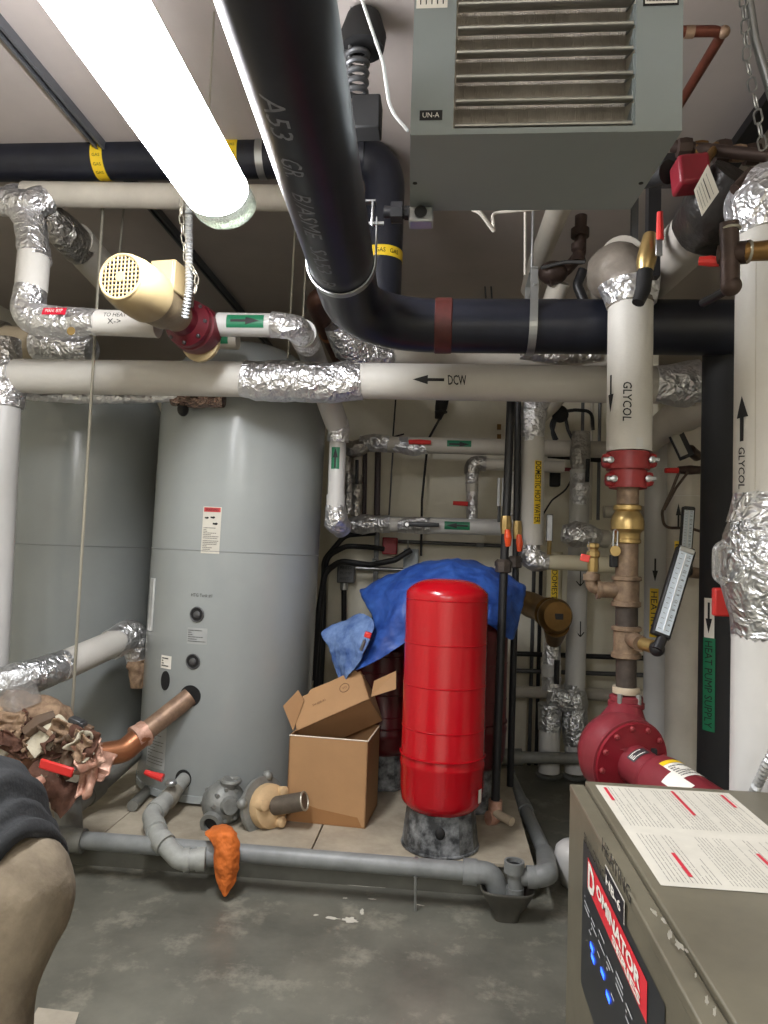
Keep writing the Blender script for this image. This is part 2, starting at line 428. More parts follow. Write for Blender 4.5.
# ================================================================== LAMPS
LR = .122
LENS = M('lamp_lens', (252, 252, 255), .3, emit=37.0, var=0)
CLR = M('lens_end_acrylic', (226, 234, 222), .15, var=.04, trans=.4, bump=.9, bs=90)
def fixture(x0, z0, y0, y1, label, tube_l=None):
    t = thing('fluorescent_light', label, 'light fixture', (x0, y0, z0 + .15), None)
    L = y1 - y0; ym = (y0 + y1) / 2
    hs = MB().box((x0, ym, z0 + .168), (.12, L - .02, .055)).box((x0, ym, z0 + .134), (LR * 1.84, L - .04, .008))
    part('housing', hs, PVCW, t, bevel=.004)
    def trough(ya, yb, n=18, cap=False):
        pr_ = []
        for i in range(n + 1):
            a = math.pi * (1 - .12 + 1.24 * i / n); pr_.append((math.cos(a) * LR, math.sin(a) * LR * .8))
        vs = []; fs = []
        for (dx, dz) in pr_:
            vs += [V((x0 + dx, ya, z0 + .095 + dz)), V((x0 + dx, yb, z0 + .095 + dz))]
        for i in range(n): fs.append((2 * i, 2 * i + 1, 2 * i + 3, 2 * i + 2))
        m_ = MB().add(vs, fs)
        return m_, pr_
    m_, p_ = trough(y0 + .05, y1 - .11)
    ln = part('lens', m_, LENS, t)
    for (ya, yb, ye) in ((y0, y0 + .05, y0), (y1 - .11, y1, y1)):
        m_, p_ = trough(ya, yb)
        m_.add([V((x0 + dx, ye, z0 + .095 + dz)) for dx, dz in p_], [tuple(range(len(p_)))])
        part('lens_end', m_, CLR, t, solid=.003)
    for yy in (y0 + .12, y1 - .22): part('hanger_rod', MB().cyl((x0, yy, z0 + .19), (x0, yy, ZC), .004, 8), ROD, t)
    for dx in (-.04, .04):
        part('lamp_tube', MB().cyl((x0 + dx, y1 - .16, z0 + .075), (x0 + dx, y1 - .045, z0 + .075), .013, 12), LENS, t)
    return t
FZ = at(222, 228, 2.6).z
e1 = onz(208, 190, FZ + .05); e0 = onz(85, 0, FZ + .05)
FX = (e1.x + e0.x) / 2
print('fixture', e1, e0)
fixture(FX, FZ - .005, 1.36, 2.6, 'glowing fluorescent light hung on chain above the cream pump motor')
fixture(FX, FZ - .005, -1.75, -.5, 'added unseen fluorescent light behind the camera in line with the first')  # unseen fixture, added to brighten the floor and tanks
fixture(.5, 2.75, -2.4, -1.2, 'another added unseen fluorescent light behind the camera above the boiler cabinet')  # another unseen fixture, added to lift the overall brightness
# chains and wires from the lamps
tag(part('lamp_chain', chain(px((183, 150, 2.68), (181, 215, 2.68), (186, 262, 2.72)), .022, .0022), ROD), 'thin chain hanging straight behind the far end of the glowing light', 'chain')
tag(part('lamp_chain', chain(px((189, 264, 2.72), (193, 270, 2.72), (197, 276, 2.72), (195, 294, 2.72)), .02, .0022), ROD), 'short loose chain end dangling by the motor junction box', 'chain')
o = corrug(fillet(px((187, 150, 2.72), (189, 215, 2.72), (189, 290, 2.74), (185, 318, 2.8)), .05), pr(4.6, 2.7), .014)
tag(part('flexible_conduit', o, CONDUIT), 'ribbed metal flexible conduit dropping from the light to the pump motor', 'conduit')
a = at(757, 130, 1.9)
tag(part('hanging_chain', chain(px((742, -20, 1.72), (747, 60, 1.72), (757, 110, 1.72), (763, 150, 1.72)), .022, .0024), STEEL), 'heavy steel chain hanging in front of the ceiling beam', 'chain')
tag(part('steel_conduit', MB().tube(fillet(px((746, -20, 1.8), (755, 40, 1.8), (776, 110, 1.8)), .1), .011, 14), STEEL), 'bent bare steel conduit beside the heavy hanging chain', 'conduit')

# ================================================================== OVERHEAD: black main, gas pipe
MY = 3.0; MR = .113; ZM = at(600, 327, MY).z
xe_, xn_ = at(342, 263, 2.4).x, at(288, 0, 1.36).x
dXY = (xe_ - xn_) / 1.01; XM = xe_ + dXY * .6
MS = .032
def mainp(y): return V((XM - dXY * (MY - y), y, ZM + MS * (MY - y)))
MAX = (mainp(2) - mainp(1)).normalized()
path = fillet([mainp(-.6), mainp(MY), (2.9, MY, ZM)], .36, 14)
t = thing('black_main_pipe', 'large black iron pipe bending from overhead to across the room', 'pipe', (XM, .5, ZM))
part('pipe', MB().tube(path, MR, 40), BLKIRON, t, smooth=60)
xc = at(443, 325, MY).x
part('painted_band', MB().lathe([(MR + .0005, 0), (MR + .004, .004), (MR + .004, .07), (MR + .0005, .074)], (xc - .035, MY, ZM), X, 40, False), M('rust_band', (84, 38, 34), .5, var=.3, vs=16), t)
N = (V((0, 1.6, 1.5)) - mainp(1.6)); N.normalize()
def rotN(N, deg): return Matrix.Rotation(R_(deg), 3, 'Y') @ N
INKP = M('stencil_ink', (128, 130, 138), .6, var=.35, vs=40)
for s, y0, w in (('A53', 1.45, .14), ('GR.', 1.64, .085), ('B/ASME', 1.87, .23), ('SA53', 2.14, .17), ('B', 2.31, .035)):
    NN = rotN(N, 36 if rotN(N, 36).x < N.x else -36)
    lettering(t, s, cyl_map(mainp(y0), MAX, NN, MR), w=w, h=.054, mat=INKP, off=.0012)
# clevis hangers
def clevis(c, axis, side, r, topz, label, mat=STEEL):
    c = V(c); axis = V(axis); side = V(side)
    t = thing('clevis_hanger', label, 'pipe hanger', c, 'clevis hangers on the black main')
    w = .032; vs = []; fs = []; n = 22
    prof = [side * (r + .004) + Z * (r * .9 + .05)]
    for i in range(n + 1):
        a = math.pi * i / n; prof.append(side * math.cos(a) * (r + .004) - Z * math.sin(a) * (r + .004))
    prof.append(-side * (r + .004) + Z * (r * .9 + .05))
    out = [p + (p - Z * min(0, 0)).normalized() * .005 for p in prof]
    m_ = MB()
    for i in range(len(prof) - 1):
        q = [prof[i], prof[i + 1], out[i + 1], out[i]]
        m_.prism([c + p - axis * w / 2 for p in q], axis * w)
    part('strap', m_, mat, t)
    zt = r * .9 + .035
    part('bolt', MB().cyl(c + side * (r + .03) + Z * zt, c - side * (r + .03) + Z * zt, .007, 10), mat, t)
    m_ = MB()
    for s in (-1, 1): m_.box(c + side * s * (r - .01) + Z * (zt + .03), (.006 if abs(side.x) else .03, .006 if abs(side.y) else .03, .09))
    m_.box(c + Z * (zt + .075), (2 * r if abs(side.x) else .03, 2 * r if abs(side.y) else .03, .006))
    part('yoke', m_, mat, t, bevel=.001)
    part('rod', MB().cyl(c + Z * (zt + .06), V((c.x, c.y, topz)), .006, 10), mat, t)
    return t
clevis(mainp(2.38), Yv, X, MR, ZC, 'zinc clevis hanger round the black main just before its bend')
clevis((at(531, 300, MY).x, MY, ZM), X, Yv, MR, ZC, 'zinc clevis hanger on the crosswise part of the black main', STEEL)

GY = 3.25; GR = .094; gz = at(110, 160, GY).z
xg = at(383, 240, GY).x
t = thing('gas_pipe', 'black gas pipe with yellow tape bands high above the grey tanks', 'pipe', (-2.5, GY, gz))
gp = fillet([(-3.5, GY, gz), (xg, GY, gz), (xg, GY, at(388, 320, GY).z)], .17, 10)
part('pipe', MB().tube(gp, GR, 32), BLKIRON, t, smooth=60)
for xp in (105, 236):
    gx = at(xp, 160, GY).x; Nf = V((.15, -1, -.35))
    b = part('tape_band', MB().lathe([(GR + .0015, -.03), (GR + .0015, .03)], (gx, GY, gz), X, 36, False), YELLOW, t, label='yellow tape band printed GAS')
    for k in range(5):
        Nk = Matrix.Rotation(R_(-52 + 24 * k), 3, 'X') @ Nf
        lettering(b, 'GAS', cyl_map((gx, GY, gz), X, Nk, GR), w=.038, h=.014, off=.003)
ringclamp(t, (at(263, 160, GY).x, GY, gz), X, GR + .001, .035, STEEL)
b = part('tape_band', MB().lathe([(GR + .0015, -.025), (GR + .0015, .025)], (xg, GY, at(386, 258, GY).z), Z, 36, False), YELLOW, t, label='yellow tape band printed GAS')
for k in range(3):
    lettering(b, 'GAS', around_map((xg, GY, at(386, 258, GY).z), Z, Matrix.Rotation(R_(-40 + 40 * k), 3, 'Z') @ FRONT, GR), w=.045, h=.02, off=.003)
part('collar', MB().lathe([(GR, -.08), (GR + .012, -.075), (GR + .012, .075), (GR, .08)], (xg - .17, GY, gz), X, 32, False), BLKIRON, t)
# spring hanger
c = at(367, 118, 2.4); tp = at(363, 44, 2.4)
t = thing('spring_hanger', 'black spring isolator hanging beside the large black pipe', 'pipe hanger', c)
part('housing', MB().box(c, (.10, .09, .12)), BLKDULL, t, bevel=.006)
part('housing', MB().lathe([(.075, 0), (.082, .05), (.06, .12)], (tp.x, tp.y, tp.z - .02), Z, 20), BLKDULL, t)
sp = [V((tp.x - .02 + .038 * math.cos(a * .35), tp.y + .038 * math.sin(a * .35), c.z + .06 + (tp.z - .02 - c.z - .06) * a / 99)) for a in range(100)]
part('spring', MB().tube(sp, .010, 8), STEELD, t)
part('rod', MB().cyl((tp.x, tp.y, tp.z + .1), (tp.x, tp.y, ZC), .007, 8), STEELD, t)

# white pipe under the gas pipe, with foil tee and legs to the pump
WY = 3.25; wz = at(200, 196, WY).z
t = thing('hot_supply_pipe', 'white insulated pipe with foil elbows running beneath the gas pipe', 'pipe', at(40, 195, WY))
WR = pr(13, WY)
part('jacket', MB().tube([at(25, 194, WY), at(340, 199, WY)], WR, 28), DULLW, t)
foil(t, px((-25, 198, WY), (30, 205, WY - .05), (48, 199, WY)), pr(15, WY), FOIL)
foil(t, px((14, 196, WY), (30, 222, WY - .04), (36, 262, WY - .08)), pr(16, WY), FOIL)
part('jacket', MB().tube(px((34, 256, WY - .08), (31, 292, WY - .1)), pr(16, WY), 28), WHITE, t)
foil(t, px((31, 288, WY - .1), (26, 318, WY - .1), (62, 322, WY - .1), (92, 322, WY - .1)), [pr(16, WY), pr(17, WY), pr(15.5, WY), pr(13, WY)], FOIL, bend=.1)
part('jacket', MB().tube(px((60, 321, WY - .1), (158, 325, WY - .1)), pr(13, WY), 28), WHITE, t)
foil(t, px((80, 321, WY - .1), (98, 322.5, WY - .1)), pr(13.6, WY), FOIL)
q = at(62, 316, WY - .1)
mp = cyl_map(at(62, 321, WY - .1), X, V((.1, -1, .35)), pr(15.5, WY))
patch(t, mp, pr(25, WY), pr(8, WY), M('red_tag', (196, 20, 50), .5, var=.05), name='red_sticker', off=.004)
lettering(t, 'MAN. BYP', mp, w=pr(18, WY), h=pr(4, WY), mat=PAPER, off=.006)
mp = cyl_map(at(120, 323.5, WY - .1), X, V((.1, -1, .1)), pr(13, WY))
lettering(t, 'TO HEAT', mp, w=pr(24, WY), h=pr(5, WY), off=.0015, dy=pr(4, WY))
lettering(t, 'X->', mp, w=pr(14, WY), h=pr(5, WY), off=.0015, dy=-pr(3, WY))
bt = at(71, 331, WY - .22)
tg = thing('brass_tag', 'small round brass tag hanging below the red sticker', 'tag', bt)
part('disc', MB().lathe([(pr(4.6, 3), -.001), (pr(4.6, 3), .001)], bt, Yv, 24), BRASS, tg)
part('wire', MB().tube(px((71, 328, WY - .22), (70, 318, WY - .24), (73, 313, WY - .2)), .0012, 6), ROD, tg)
# leg leaving the tee into the depth of the room
t = thing('tee_branch_pipe', 'white pipe with dark foil end running back behind the cream motor', 'pipe', at(60, 230, 3.45))
part('jacket', MB().tube(px((75, 240, 3.6), (128, 300, 4.4)), pr(18, 3.9), 28), DULLW, t)
foil(t, px((44, 212, 3.38), (64, 232, 3.5), (80, 248, 3.66)), [pr(16, 3.4), pr(19, 3.5), pr(19, 3.6)], FOILD)
# brown insulated stub above the cold water pipe
t = thing('insulated_stub_pipe', 'beige insulated pipe stub with torn foil just above the cold water pipe', 'pipe', at(20, 345, 3.62))
part('jacket', MB().tube(px((2, 341, 3.7), (60, 346, 3.7)), pr(17, 3.65), 24), M('canvas_beige', (186, 172, 148), .65, var=.1), t)
foil(t, px((-20, 334, 3.7), (6, 339, 3.7)), pr(18, 3.65), FOILD)
foil(t, px((36, 344, 3.65), (66, 347, 3.65), (92, 352, 3.65)), [pr(17.5, 3.65), pr(18, 3.65), pr(15, 3.65)], FOIL)

# long hanging rods
def rod(p, q, label, r=.0055, m_=ROD, cat='rod'): return tag(part('hanger_rod', MB().cyl(p, q, r, 10), m_), label, cat)
rod(V((at(103, 207, 3.36).x, 3.36, ZC)), at(72, 716, 3.36), 'long pale hanger rod running down in front of the tanks to the copper fittings', .0075)
a = at(122, 250, 3.6); rod(V((a.x, a.y, ZC)), at(119, 258, 3.6), 'thin rod above the grille of the cream motor')
a = at(293, 300, 3.42); rod(V((a.x, a.y, ZC)), at(288, 358, 3.42), 'thin rod dropping onto the foil elbow, left of its pair', .005)
a = at(305, 300, 3.36); rod(V((a.x, a.y, ZC)), at(303, 318, 3.36), 'thin rod dropping onto the foil elbow, right of its pair', .005)
a = at(486, 250, 5.0); rod(V((a.x, a.y, ZC)), at(486, 300, 5.0), 'thin dark rod near the back wall, left of two seen below the heater', .006, STEELD)
a = at(492, 250, 5.0); rod(V((a.x, a.y, ZC)), at(492, 300, 5.0), 'thin dark rod near the back wall, right of two seen below the heater', .006, STEELD)

# ---- cream pump
ma, mbk = at(121, 277, 2.55), at(196, 329, 3.13)
ax = (mbk - ma).normalized(); Lm = (mbk - ma).length
mr = pr(27.5, 2.55)
t = thing('cream_pump', 'cream motor pump with round grille and maroon casing beneath the light', 'pump', ma)
hood = MB().lathe([(mr * .93, 0), (mr, .012), (mr * 1.10, .07), (mr * 1.14, Lm * .26), (mr * 1.12, Lm * .33)], ma, ax, 40)
hd = part('fan_hood', hood, CREAM, t)
body = MB().lathe([(mr * 1.02, Lm * .30), (mr * 1.02, Lm * .40), (mr * .92, Lm * .56), (mr * .74, Lm * .66), (mr * .66, Lm * .76)], ma, ax, 40)
part('motor_body', body, CREAMD, t)
x1 = ax.orthogonal().normalized(); x1 = (Z - ax * ax.z).normalized(); x2 = ax.cross(x1)
g = MB()
for i in range(-5, 6):
    d = i * mr * .165; L = math.sqrt(max(0, (mr * .86) ** 2 - d * d))
    for (e, f) in ((x1, x2), (x2, x1)):
        p = ma - ax * .004 + e * d
        g.tube([p - f * L, p + f * L], .0029, 6)
g.torus(ma - ax * .004, ax, mr * .88, .006, 36, 8)
g.lathe([(mr * .2, -.008), (mr * .2, .002)], ma, ax, 20)
part('grille', g, CREAM, hd, smooth=40)
part('grille_backing', MB().lathe([(mr * .9, 0), (mr * .9, .001)], ma - ax * .0005, ax, 36), BLKDULL, hd)
jb = at(170, 281, 2.80)
Rj = Matrix((x2, ax, x1)).transposed()
jx = part('junction_box', MB().box(jb, (.11, .12, .13), Rj), CREAM, t, bevel=.006)
part('cover', MB().box(jb - ax * .064, (.10, .008, .12), Rj), CREAM, jx, bevel=.003)
part('screw', MB().lathe([(.009, 0), (.009, .004)], jb - ax * .068 - x1 * .01, -ax, 12), STEELD, jx)
db = at(184, 287, 2.9)
part('relay_box', MB().box(db, (.06, .08, .16), Rj), M('brown_box', (84, 72, 62), .6), t, bevel=.004)
0 and part('mounting_foot', MB().box(ma + ax * Lm * .5 - x1 * mr * 1.02, (.13, .16, .03), Rj), CREAM, t, bevel=.005)
vr = pr(25, 3.1)
part('adapter', MB().lathe([(vr * .62, Lm * .72), (vr * .66, Lm * .80), (vr * .98, Lm * .86), (vr * 1.0, Lm * .90), (vr * .9, Lm * .905)], ma, ax, 36), REDDK, t)
vol = part('volute', MB().lathe([(vr * .85, Lm * .905), (vr * 1.02, Lm * .93), (vr * 1.06, Lm * 1.02), (vr * .95, Lm * 1.1), (vr * .5, Lm * 1.14)], ma, ax, 40), REDDK, t)
part('back_flange', MB().lathe([(vr * .7, Lm * 1.06), (vr * .86, Lm * 1.08), (vr * .86, Lm * 1.11)], ma - x1 * .045, ax, 36), CREAM, t)
for k in range(8):
    a_ = k * math.pi / 4; bolt(vol, ma + ax * Lm * .85 + (x1 * math.cos(a_) + x2 * math.sin(a_)) * vr * .86, -ax, .009, .012, STEELD)
mpn = cyl_map(ma, ax, rotN(x2, 0) if x2.dot(FRONT) > 0 else -x2, mr)
nd = (FRONT * .55 - Z * .8); nd = (nd - ax * nd.dot(ax)).normalized()
mpn = cyl_map(ma + ax * Lm * .22, ax, nd, mr * 1.03)
patch(t, mpn, .07, .06, STEELD, name='nameplate', off=.002)
textlines(t, mpn, .06, .045, 5, PAPER, off=.0035)

# pump discharge: green label pipe, foil elbow, sloping leg, drop with green label
LY = 3.15
t = thing('pump_discharge_pipe', 'white pipe with green arrow label from the cream pump over the grey tank', 'pipe', at(215, 325, LY))
foil(t, px((207, 323, LY), (222, 324, LY)), pr(11, LY), FOILD)
lr = pr(12.2, LY)
part('jacket', MB().tube(px((219, 324.5, LY), (276, 325.5, LY)), lr, 28), PVCW, t)
mp = cyl_map(at(248, 325, LY), X, V((.15, -1, .05)), lr)
patch(t, mp, pr(39, LY), pr(14, LY), GREEN, name='green_label', off=.001)
arrow(t, mp, pr(30, LY), pr(8, LY))
foil(t, px((272, 325, LY), (296, 327, LY), (308, 345, LY + .25)), lr * 1.1, FOIL, bend=.09)
part('jacket', MB().tube(fillet(px((302, 333, 3.24), (311, 352, 3.64), (337, 424, 3.95)), .1), pr(13.2, 3.6), 26), PVCW, t, smooth=60)
foil(t, px((331, 408, 3.88), (339, 426, 3.96), (338, 442, 3.97)), pr(11, 3.95), FOIL, bend=.03)
dr = pr(8.6, 3.97)
part('jacket', MB().tube(px((338, 436, 3.97), (336, 500, 3.97)), dr, 24), PVCW, t)
part('sleeve', MB().tube(px((336, 495, 3.97), (335.8, 508, 3.97)), dr * 1.12, 24), PVCW, t)
mp = cyl_map(at(337, 459, 3.97), Z, V((-.05, -1, 0)), dr)
patch(t, mp, pr(22, 3.97), pr(8.5, 3.97), GREEN, name='green_label', off=.001)
arrow(t, mp, pr(20, 3.97), pr(5, 3.97), off=.0025)
foil(t, px((335.7, 505, 3.97), (336, 522, 3.98), (342, 529, 4.05)), [dr * 1.15, dr * 1.4, dr * 1.2], FOIL)
mp = cyl_map(at(213, 340, 3.2), X, FRONT, .05)
o = thing('green_label_pipe', 'lower white pipe stub with a green label seen under the maroon casing', 'pipe', at(212, 340, 3.45))
part('jacket', MB().tube(px((206, 340, 3.5), (238, 341, 3.5)), pr(9, 3.5), 22), DULLW, o)
mp = cyl_map(at(220, 340.5, 3.5), X, V((0, -1, -.2)), pr(9, 3.5)); patch(o, mp, pr(22, 3.5), pr(8, 3.5), GREEN, name='green_label', off=.001)

# copper elbow and dark pipe behind
t = thing('copper_vent_pipe', 'dark copper pipe with elbow just under the black main bend', 'pipe', at(320, 305, 3.6))
part('pipe', MB().tube(fillet(px((342, 292, 3.7), (312, 297, 3.55), (345, 372, 4.6)), .07), pr(9, 3.7), 20), M('copper_dark', (92, 62, 50), .45, .4, .25, 12), t)
ringclamp(t, at(328, 334, 4.0), (at(345, 372, 4.6) - at(312, 297, 3.55)), pr(9, 3.7), .03, COPPER)

# ---- unit heater
HY = 1.57; hz = at(546, 133, HY).z; hx0, hx1 = at(410, 133, HY).x, at(682, 133, HY).x
hyb = HY + .36; hzt = hz + .62
t = thing('unit_heater', 'grey unit heater with horizontal louvers hanging from the ceiling', 'heater', ((hx0 + hx1) / 2, HY, hz))
ox0, ox1, oz0, oz1 = at(453, 128, HY).x, at(635, 128, HY).x, hz + .014, hzt - .12
cs = MB()
def bx(mb, a, b): a, b = V(a), V(b); return mb.box((a + b) / 2, b - a)
th = .012
bx(cs, (hx0, HY, hz), (ox0, HY + th, hzt)); bx(cs, (ox1, HY, hz), (hx1, HY + th, hzt)); bx(cs, (ox0, HY, hz), (ox1, HY + th, oz0)); bx(cs, (ox0, HY, oz1), (ox1, HY + th, hzt))
# bottom tapers toward the rear on one side, as seen
xr2 = at(632, 207, hyb).x
bot = [V((hx0, HY + th, hz)), V((hx1, HY + th, hz)), V((hx1 - .02, hyb, hz)), V((hx0 - .018, hyb, hz))]
cs.prism(bot, V((0, 0, th)))
cs.prism([V((hx0, HY + th, hz + th)), V((hx0 - .018, hyb, hz + th)), V((hx0 - .018, hyb, hzt)), V((hx0, HY + th, hzt))], V((th, 0, 0)))
cs.prism([V((hx1, HY + th, hz + th)), V((hx1 - .02, hyb, hz + th)), V((hx1 - .02, hyb, hzt)), V((hx1, HY + th, hzt))], V((-th, 0, 0)))
bx(cs, (hx0, hyb - th, hz + th), (hx1 - .02, hyb, hzt)); bx(cs, (hx0, HY, hzt), (hx1 - .02, hyb, hzt + th))
case = part('casing', cs, HEATG, t, smooth=0)
COIL = M('coil_fins', (226, 214, 204), .5, 0, var=.35, vs=5, rgb2=(244, 236, 228))
nt = COIL.node_tree; wv = nt.nodes.new('ShaderNodeTexWave'); wv.inputs['Scale'].default_value = 60; wv.bands_direction = 'X'
tc_ = nt.nodes.new('ShaderNodeTexCoord'); nt.links.new(tc_.outputs['Object'], wv.inputs['Vector'])
bp_ = nt.nodes.new('ShaderNodeBump'); bp_.inputs['Strength'].default_value = .35; bp_.inputs['Distance'].default_value = .01
nt.links.new(wv.outputs['Fac'], bp_.inputs['Height']); nt.links.new(bp_.outputs['Normal'], nt.nodes['Principled BSDF'].inputs['Normal'])
cl = MB(); bx(cl, (ox0 - .01, HY + .095, oz0), (ox1 + .01, HY + .17, oz1)); part('coil', cl, COIL, t, smooth=0)
ins = MB()
TCM = M('throat_cream', (216, 212, 200), .5)
for xx in (ox0 - .003, ox1): part('throat', bx(MB(), (xx, HY + th, oz0), (xx + .003, HY + .094, oz1)), TCM, t, smooth=0)
zz = oz0 + .014; k = 0
while zz < oz1:
    sl = MB(); n_ = 8; vs = []; fs = []
    for i in range(n_ + 1):
        a_ = i / n_; yy = HY + .010 + .070 * a_; z_ = zz + .032 * (a_ ** 1.6)
        vs += [V((ox0 + .004, yy, z_)), V((ox1 - .004, yy, z_)), V((ox1 - .004, yy, z_ + .0025)), V((ox0 + .004, yy, z_ + .0025))]
    for i in range(n_):
        for j in range(4): fs.append((4 * i + j, 4 * i + (j + 1) % 4, 4 * i + 4 + (j + 1) % 4, 4 * i + 4 + j))
    fs += [(0, 1, 2, 3), (4 * n_, 4 * n_ + 1, 4 * n_ + 2, 4 * n_ + 3)]
    sl.add(vs, fs); sl.tube([V((ox0 + .004, HY + .012, zz)), V((ox1 - .004, HY + .012, zz))], .0045, 8)
    lv = part('louver', sl, M('louver_metal', (150, 148, 142), .35, .55, .12, 8) if k == 0 else MATS['louver_metal'], t)
    sc_ = MB().prism([V((ox1 - .004, HY + .012, zz - .004)), V((ox1 - .004, HY + .09, zz + .03)), V((ox1 - .004, HY + .012, zz + .045))], V((.006, 0, 0)))
    part('louver_bracket', sc_, HEATG, lv, smooth=0)
    zz += .0585; k += 1
mp = flat_map((at(431, 115, HY).x, HY, at(431, 115.5, HY).z), X, FRONT)
patch(t, mp, .052, .024, BLKDULL, name='name_tag', off=.001, n=1); lettering(t, 'UN-A', mp, w=.038, h=.012, mat=PAPER)
c_ = at(432, 2, HY); mp = flat_map((c_.x, HY, c_.z + .012), X, FRONT)
patch(t, mp, .072, .055, PAPER, name='sticker', off=.001, n=1)
for k in range(5): arrow(t, flat_map((c_.x - .026 + .013 * k, HY, c_.z + .004), Z, FRONT), .022, .008, off=.002)
c_ = at(661, -6, HY); mp = flat_map((c_.x, HY, c_.z), X, FRONT)
patch(t, mp, .078, .056, BLKDULL, name='plate', off=.001, n=1); patch(t, mp, .070, .046, PAPER, name='plate_paper', off=.002, n=1)
textlines(t, mp, .064, .04, 6, off=.003)
for pxx, pyy in ((415, 183), (641, 183)):
    c_ = onz(pxx, pyy, hz); part('screw_hole', MB().lathe([(.006, 0), (.006, .0015)], c_ - Z * .0016, Z, 8), BLKDULL, t)
for xx in (hx0 + .03, hx1 - .05):
    part('hanger_rod', MB().cyl((xx, HY + .18, hzt), (xx, HY + .18, ZC), .006, 8), ROD, t)
# thermostat wire to the heater, bracket and gas cock under it
tag(part('thermostat_cable', MB().tube(fillet([at(352, -30, 1.7), at(366, 12, 1.75), at(383, 62, 1.75), at(390, 110, 1.75), at(408, 131, 1.75)], .14, 8), .0042, 8), M('cable_grey', (168, 166, 162), .5), ), 'thin grey cable drooping to the side of the unit heater', 'cable')
c_ = at(421, 218, 1.9)
t = thing('heater_bracket', 'small pale conduit box under the rear of the unit heater', 'junction box', c_)
part('box', MB().box(c_, (.066, .05, .042)), STEEL, t, bevel=.004)
part('knockout', MB().lathe([(.014, 0), (.017, .004), (.010, .007)], c_ + V((0, -.026, .004)), FRONT, 16), BLKDULL, t)
t = thing('black_union', 'black pipe union beside the small conduit box', 'pipe fitting', at(395, 213, 2.3))
part('pipe', MB().tube(px((384, 212, 2.35), (412, 213, 2.35)), pr(6, 2.35), 16), BLACKP, t)
part('nut', MB().lathe([(pr(11, 2.35), -.02), (pr(11, 2.35), .02)], at(397, 212.5, 2.35), X, 8), BLACKP, t, smooth=20)
part('nut', MB().lathe([(pr(7.5, 2.35), -.012), (pr(7.5, 2.35), .012)], at(408, 213, 2.35), X, 8), BLACKP, t, smooth=20)
t = thing('heater_tubing', 'pale tubing with a looped clip under the unit heater', 'pipe', at(485, 220, 2.6))
part('tube', MB().tube(fillet(px((470, 208, 2.6), (480, 212, 2.6), (494, 231, 2.65)), .05), .008, 10), DULLW, t)
part('tube', MB().tube(fillet(px((494, 231, 2.65), (492, 213, 2.7), (540, 209, 2.7)), .03), .006, 10), DULLW, t)
part('rod', MB().tube(px((525, 212, 2.9), (525, 275, 2.95)), .005, 8), DULLW, t)
# dull white pipe rising behind the heater, brown valves around it
t = thing('rear_slanted_pipe', 'dull white pipe running up and away behind the unit heater', 'pipe', at(540, 280, 3.9))
part('jacket', MB().tube(px((566, 190, 3.0), (538, 262, 3.9), (530, 290, 4.2)), pr(11, 3.5), 24), DULLW, t)
t = thing('dark_valve_group', 'dark brown valve body with pipes above the black main', 'valve', at(555, 280, 3.5))
DKB = M('dark_bronze', (66, 52, 46), .5, .45, .3, 14)
part('body', MB().ball(at(553, 273, 3.5), pr(13, 3.5), (1.15, 1, .9)), DKB, t)
part('pipe', MB().tube(fillet(px((548, 282, 3.5), (566, 270, 3.5), (580, 255, 3.5), (581, 216, 3.5)), .06), pr(6, 3.5), 16), DKB, t)
part('flange', MB().lathe([(pr(9, 3.5), -.01), (pr(9, 3.5), .03)], at(580, 235, 3.5), Z, 20), DKB, t)
part('bonnet', MB().lathe([(pr(8, 3.5), 0), (pr(5, 3.5), .05), (pr(7, 3.5), .06), (pr(7, 3.5), .09)], at(578, 262, 3.48), Z, 16), DKB, t)
part('yoke', MB().tube(fillet(px((541, 268, 3.42), (565, 262, 3.42), (585, 262, 3.42)), .04), .009, 8), STEELD, t)
part('tail_pipe', MB().tube(fillet(px((583, 270, 3.45), (577, 285, 3.45), (584, 302, 3.45)), .05), pr(5, 3.45), 12), BLACKP, t)
part('tail_pipe', MB().tube(px((560, 282, 3.55), (553, 302, 3.6)), pr(11, 3.5), 16), DULLW, t)
# ================================================================== COLD WATER PIPE
DY = 3.46; DR = pr(18.2, DY); dz = at(330, 380.5, DY).z
def dx_(p): return at(p, 380, DY).x
t = thing('cold_water_pipe', 'long white insulated pipe marked DCW across the whole room', 'pipe', (dx_(300), DY, dz))
part('jacket', MB().tube([(dx_(10), DY, dz), (dx_(252), DY, dz)], DR, 36), WHITE, t)
part('jacket', MB().tube([(dx_(355), DY, dz), (dx_(668), DY, dz)], DR, 36), WHITE, t)
foil(t, [(dx_(244), DY, dz), (dx_(258), DY, dz - .01), (dx_(290), DY, dz - .008), (dx_(330), DY, dz - .012), (dx_(362), DY, dz)], [DR * 1.02, DR * 1.14, DR * 1.1, DR * 1.16, DR * 1.02], FOIL, amp=.1)
mp = cyl_map((dx_(429), DY, dz), X, V((.05, -1, -.12)), DR)
arrow(t, mp, pr(31, DY), pr(9, DY), rev=True)
mp = cyl_map((dx_(457), DY, dz), X, V((.05, -1, -.12)), DR); lettering(t, 'DCW', mp, w=pr(18, DY), h=pr(9.5, DY), shear=-.1, bold=.012)
# turned-down end beside the tanks
lx = at(3, 400, DY)
foil(t, [(dx_(16), DY, dz - .0), (lx.x, DY, dz), (lx.x, DY, at(3, 407, DY).z)], [DR * 1.12, DR * 1.3, DR * 1.2, DR * 1.12], FOIL, bend=.12)
foil(t, [(lx.x, DY, dz + .0), (lx.x - .02, DY, at(2, 340, DY).z)], [DR * 1.1, DR * .9], FOILD)
part('jacket', MB().tube([(lx.x, DY, at(3, 403, DY).z), at(-12, 690, DY)], DR * 1.0, 32), PVCW, t)
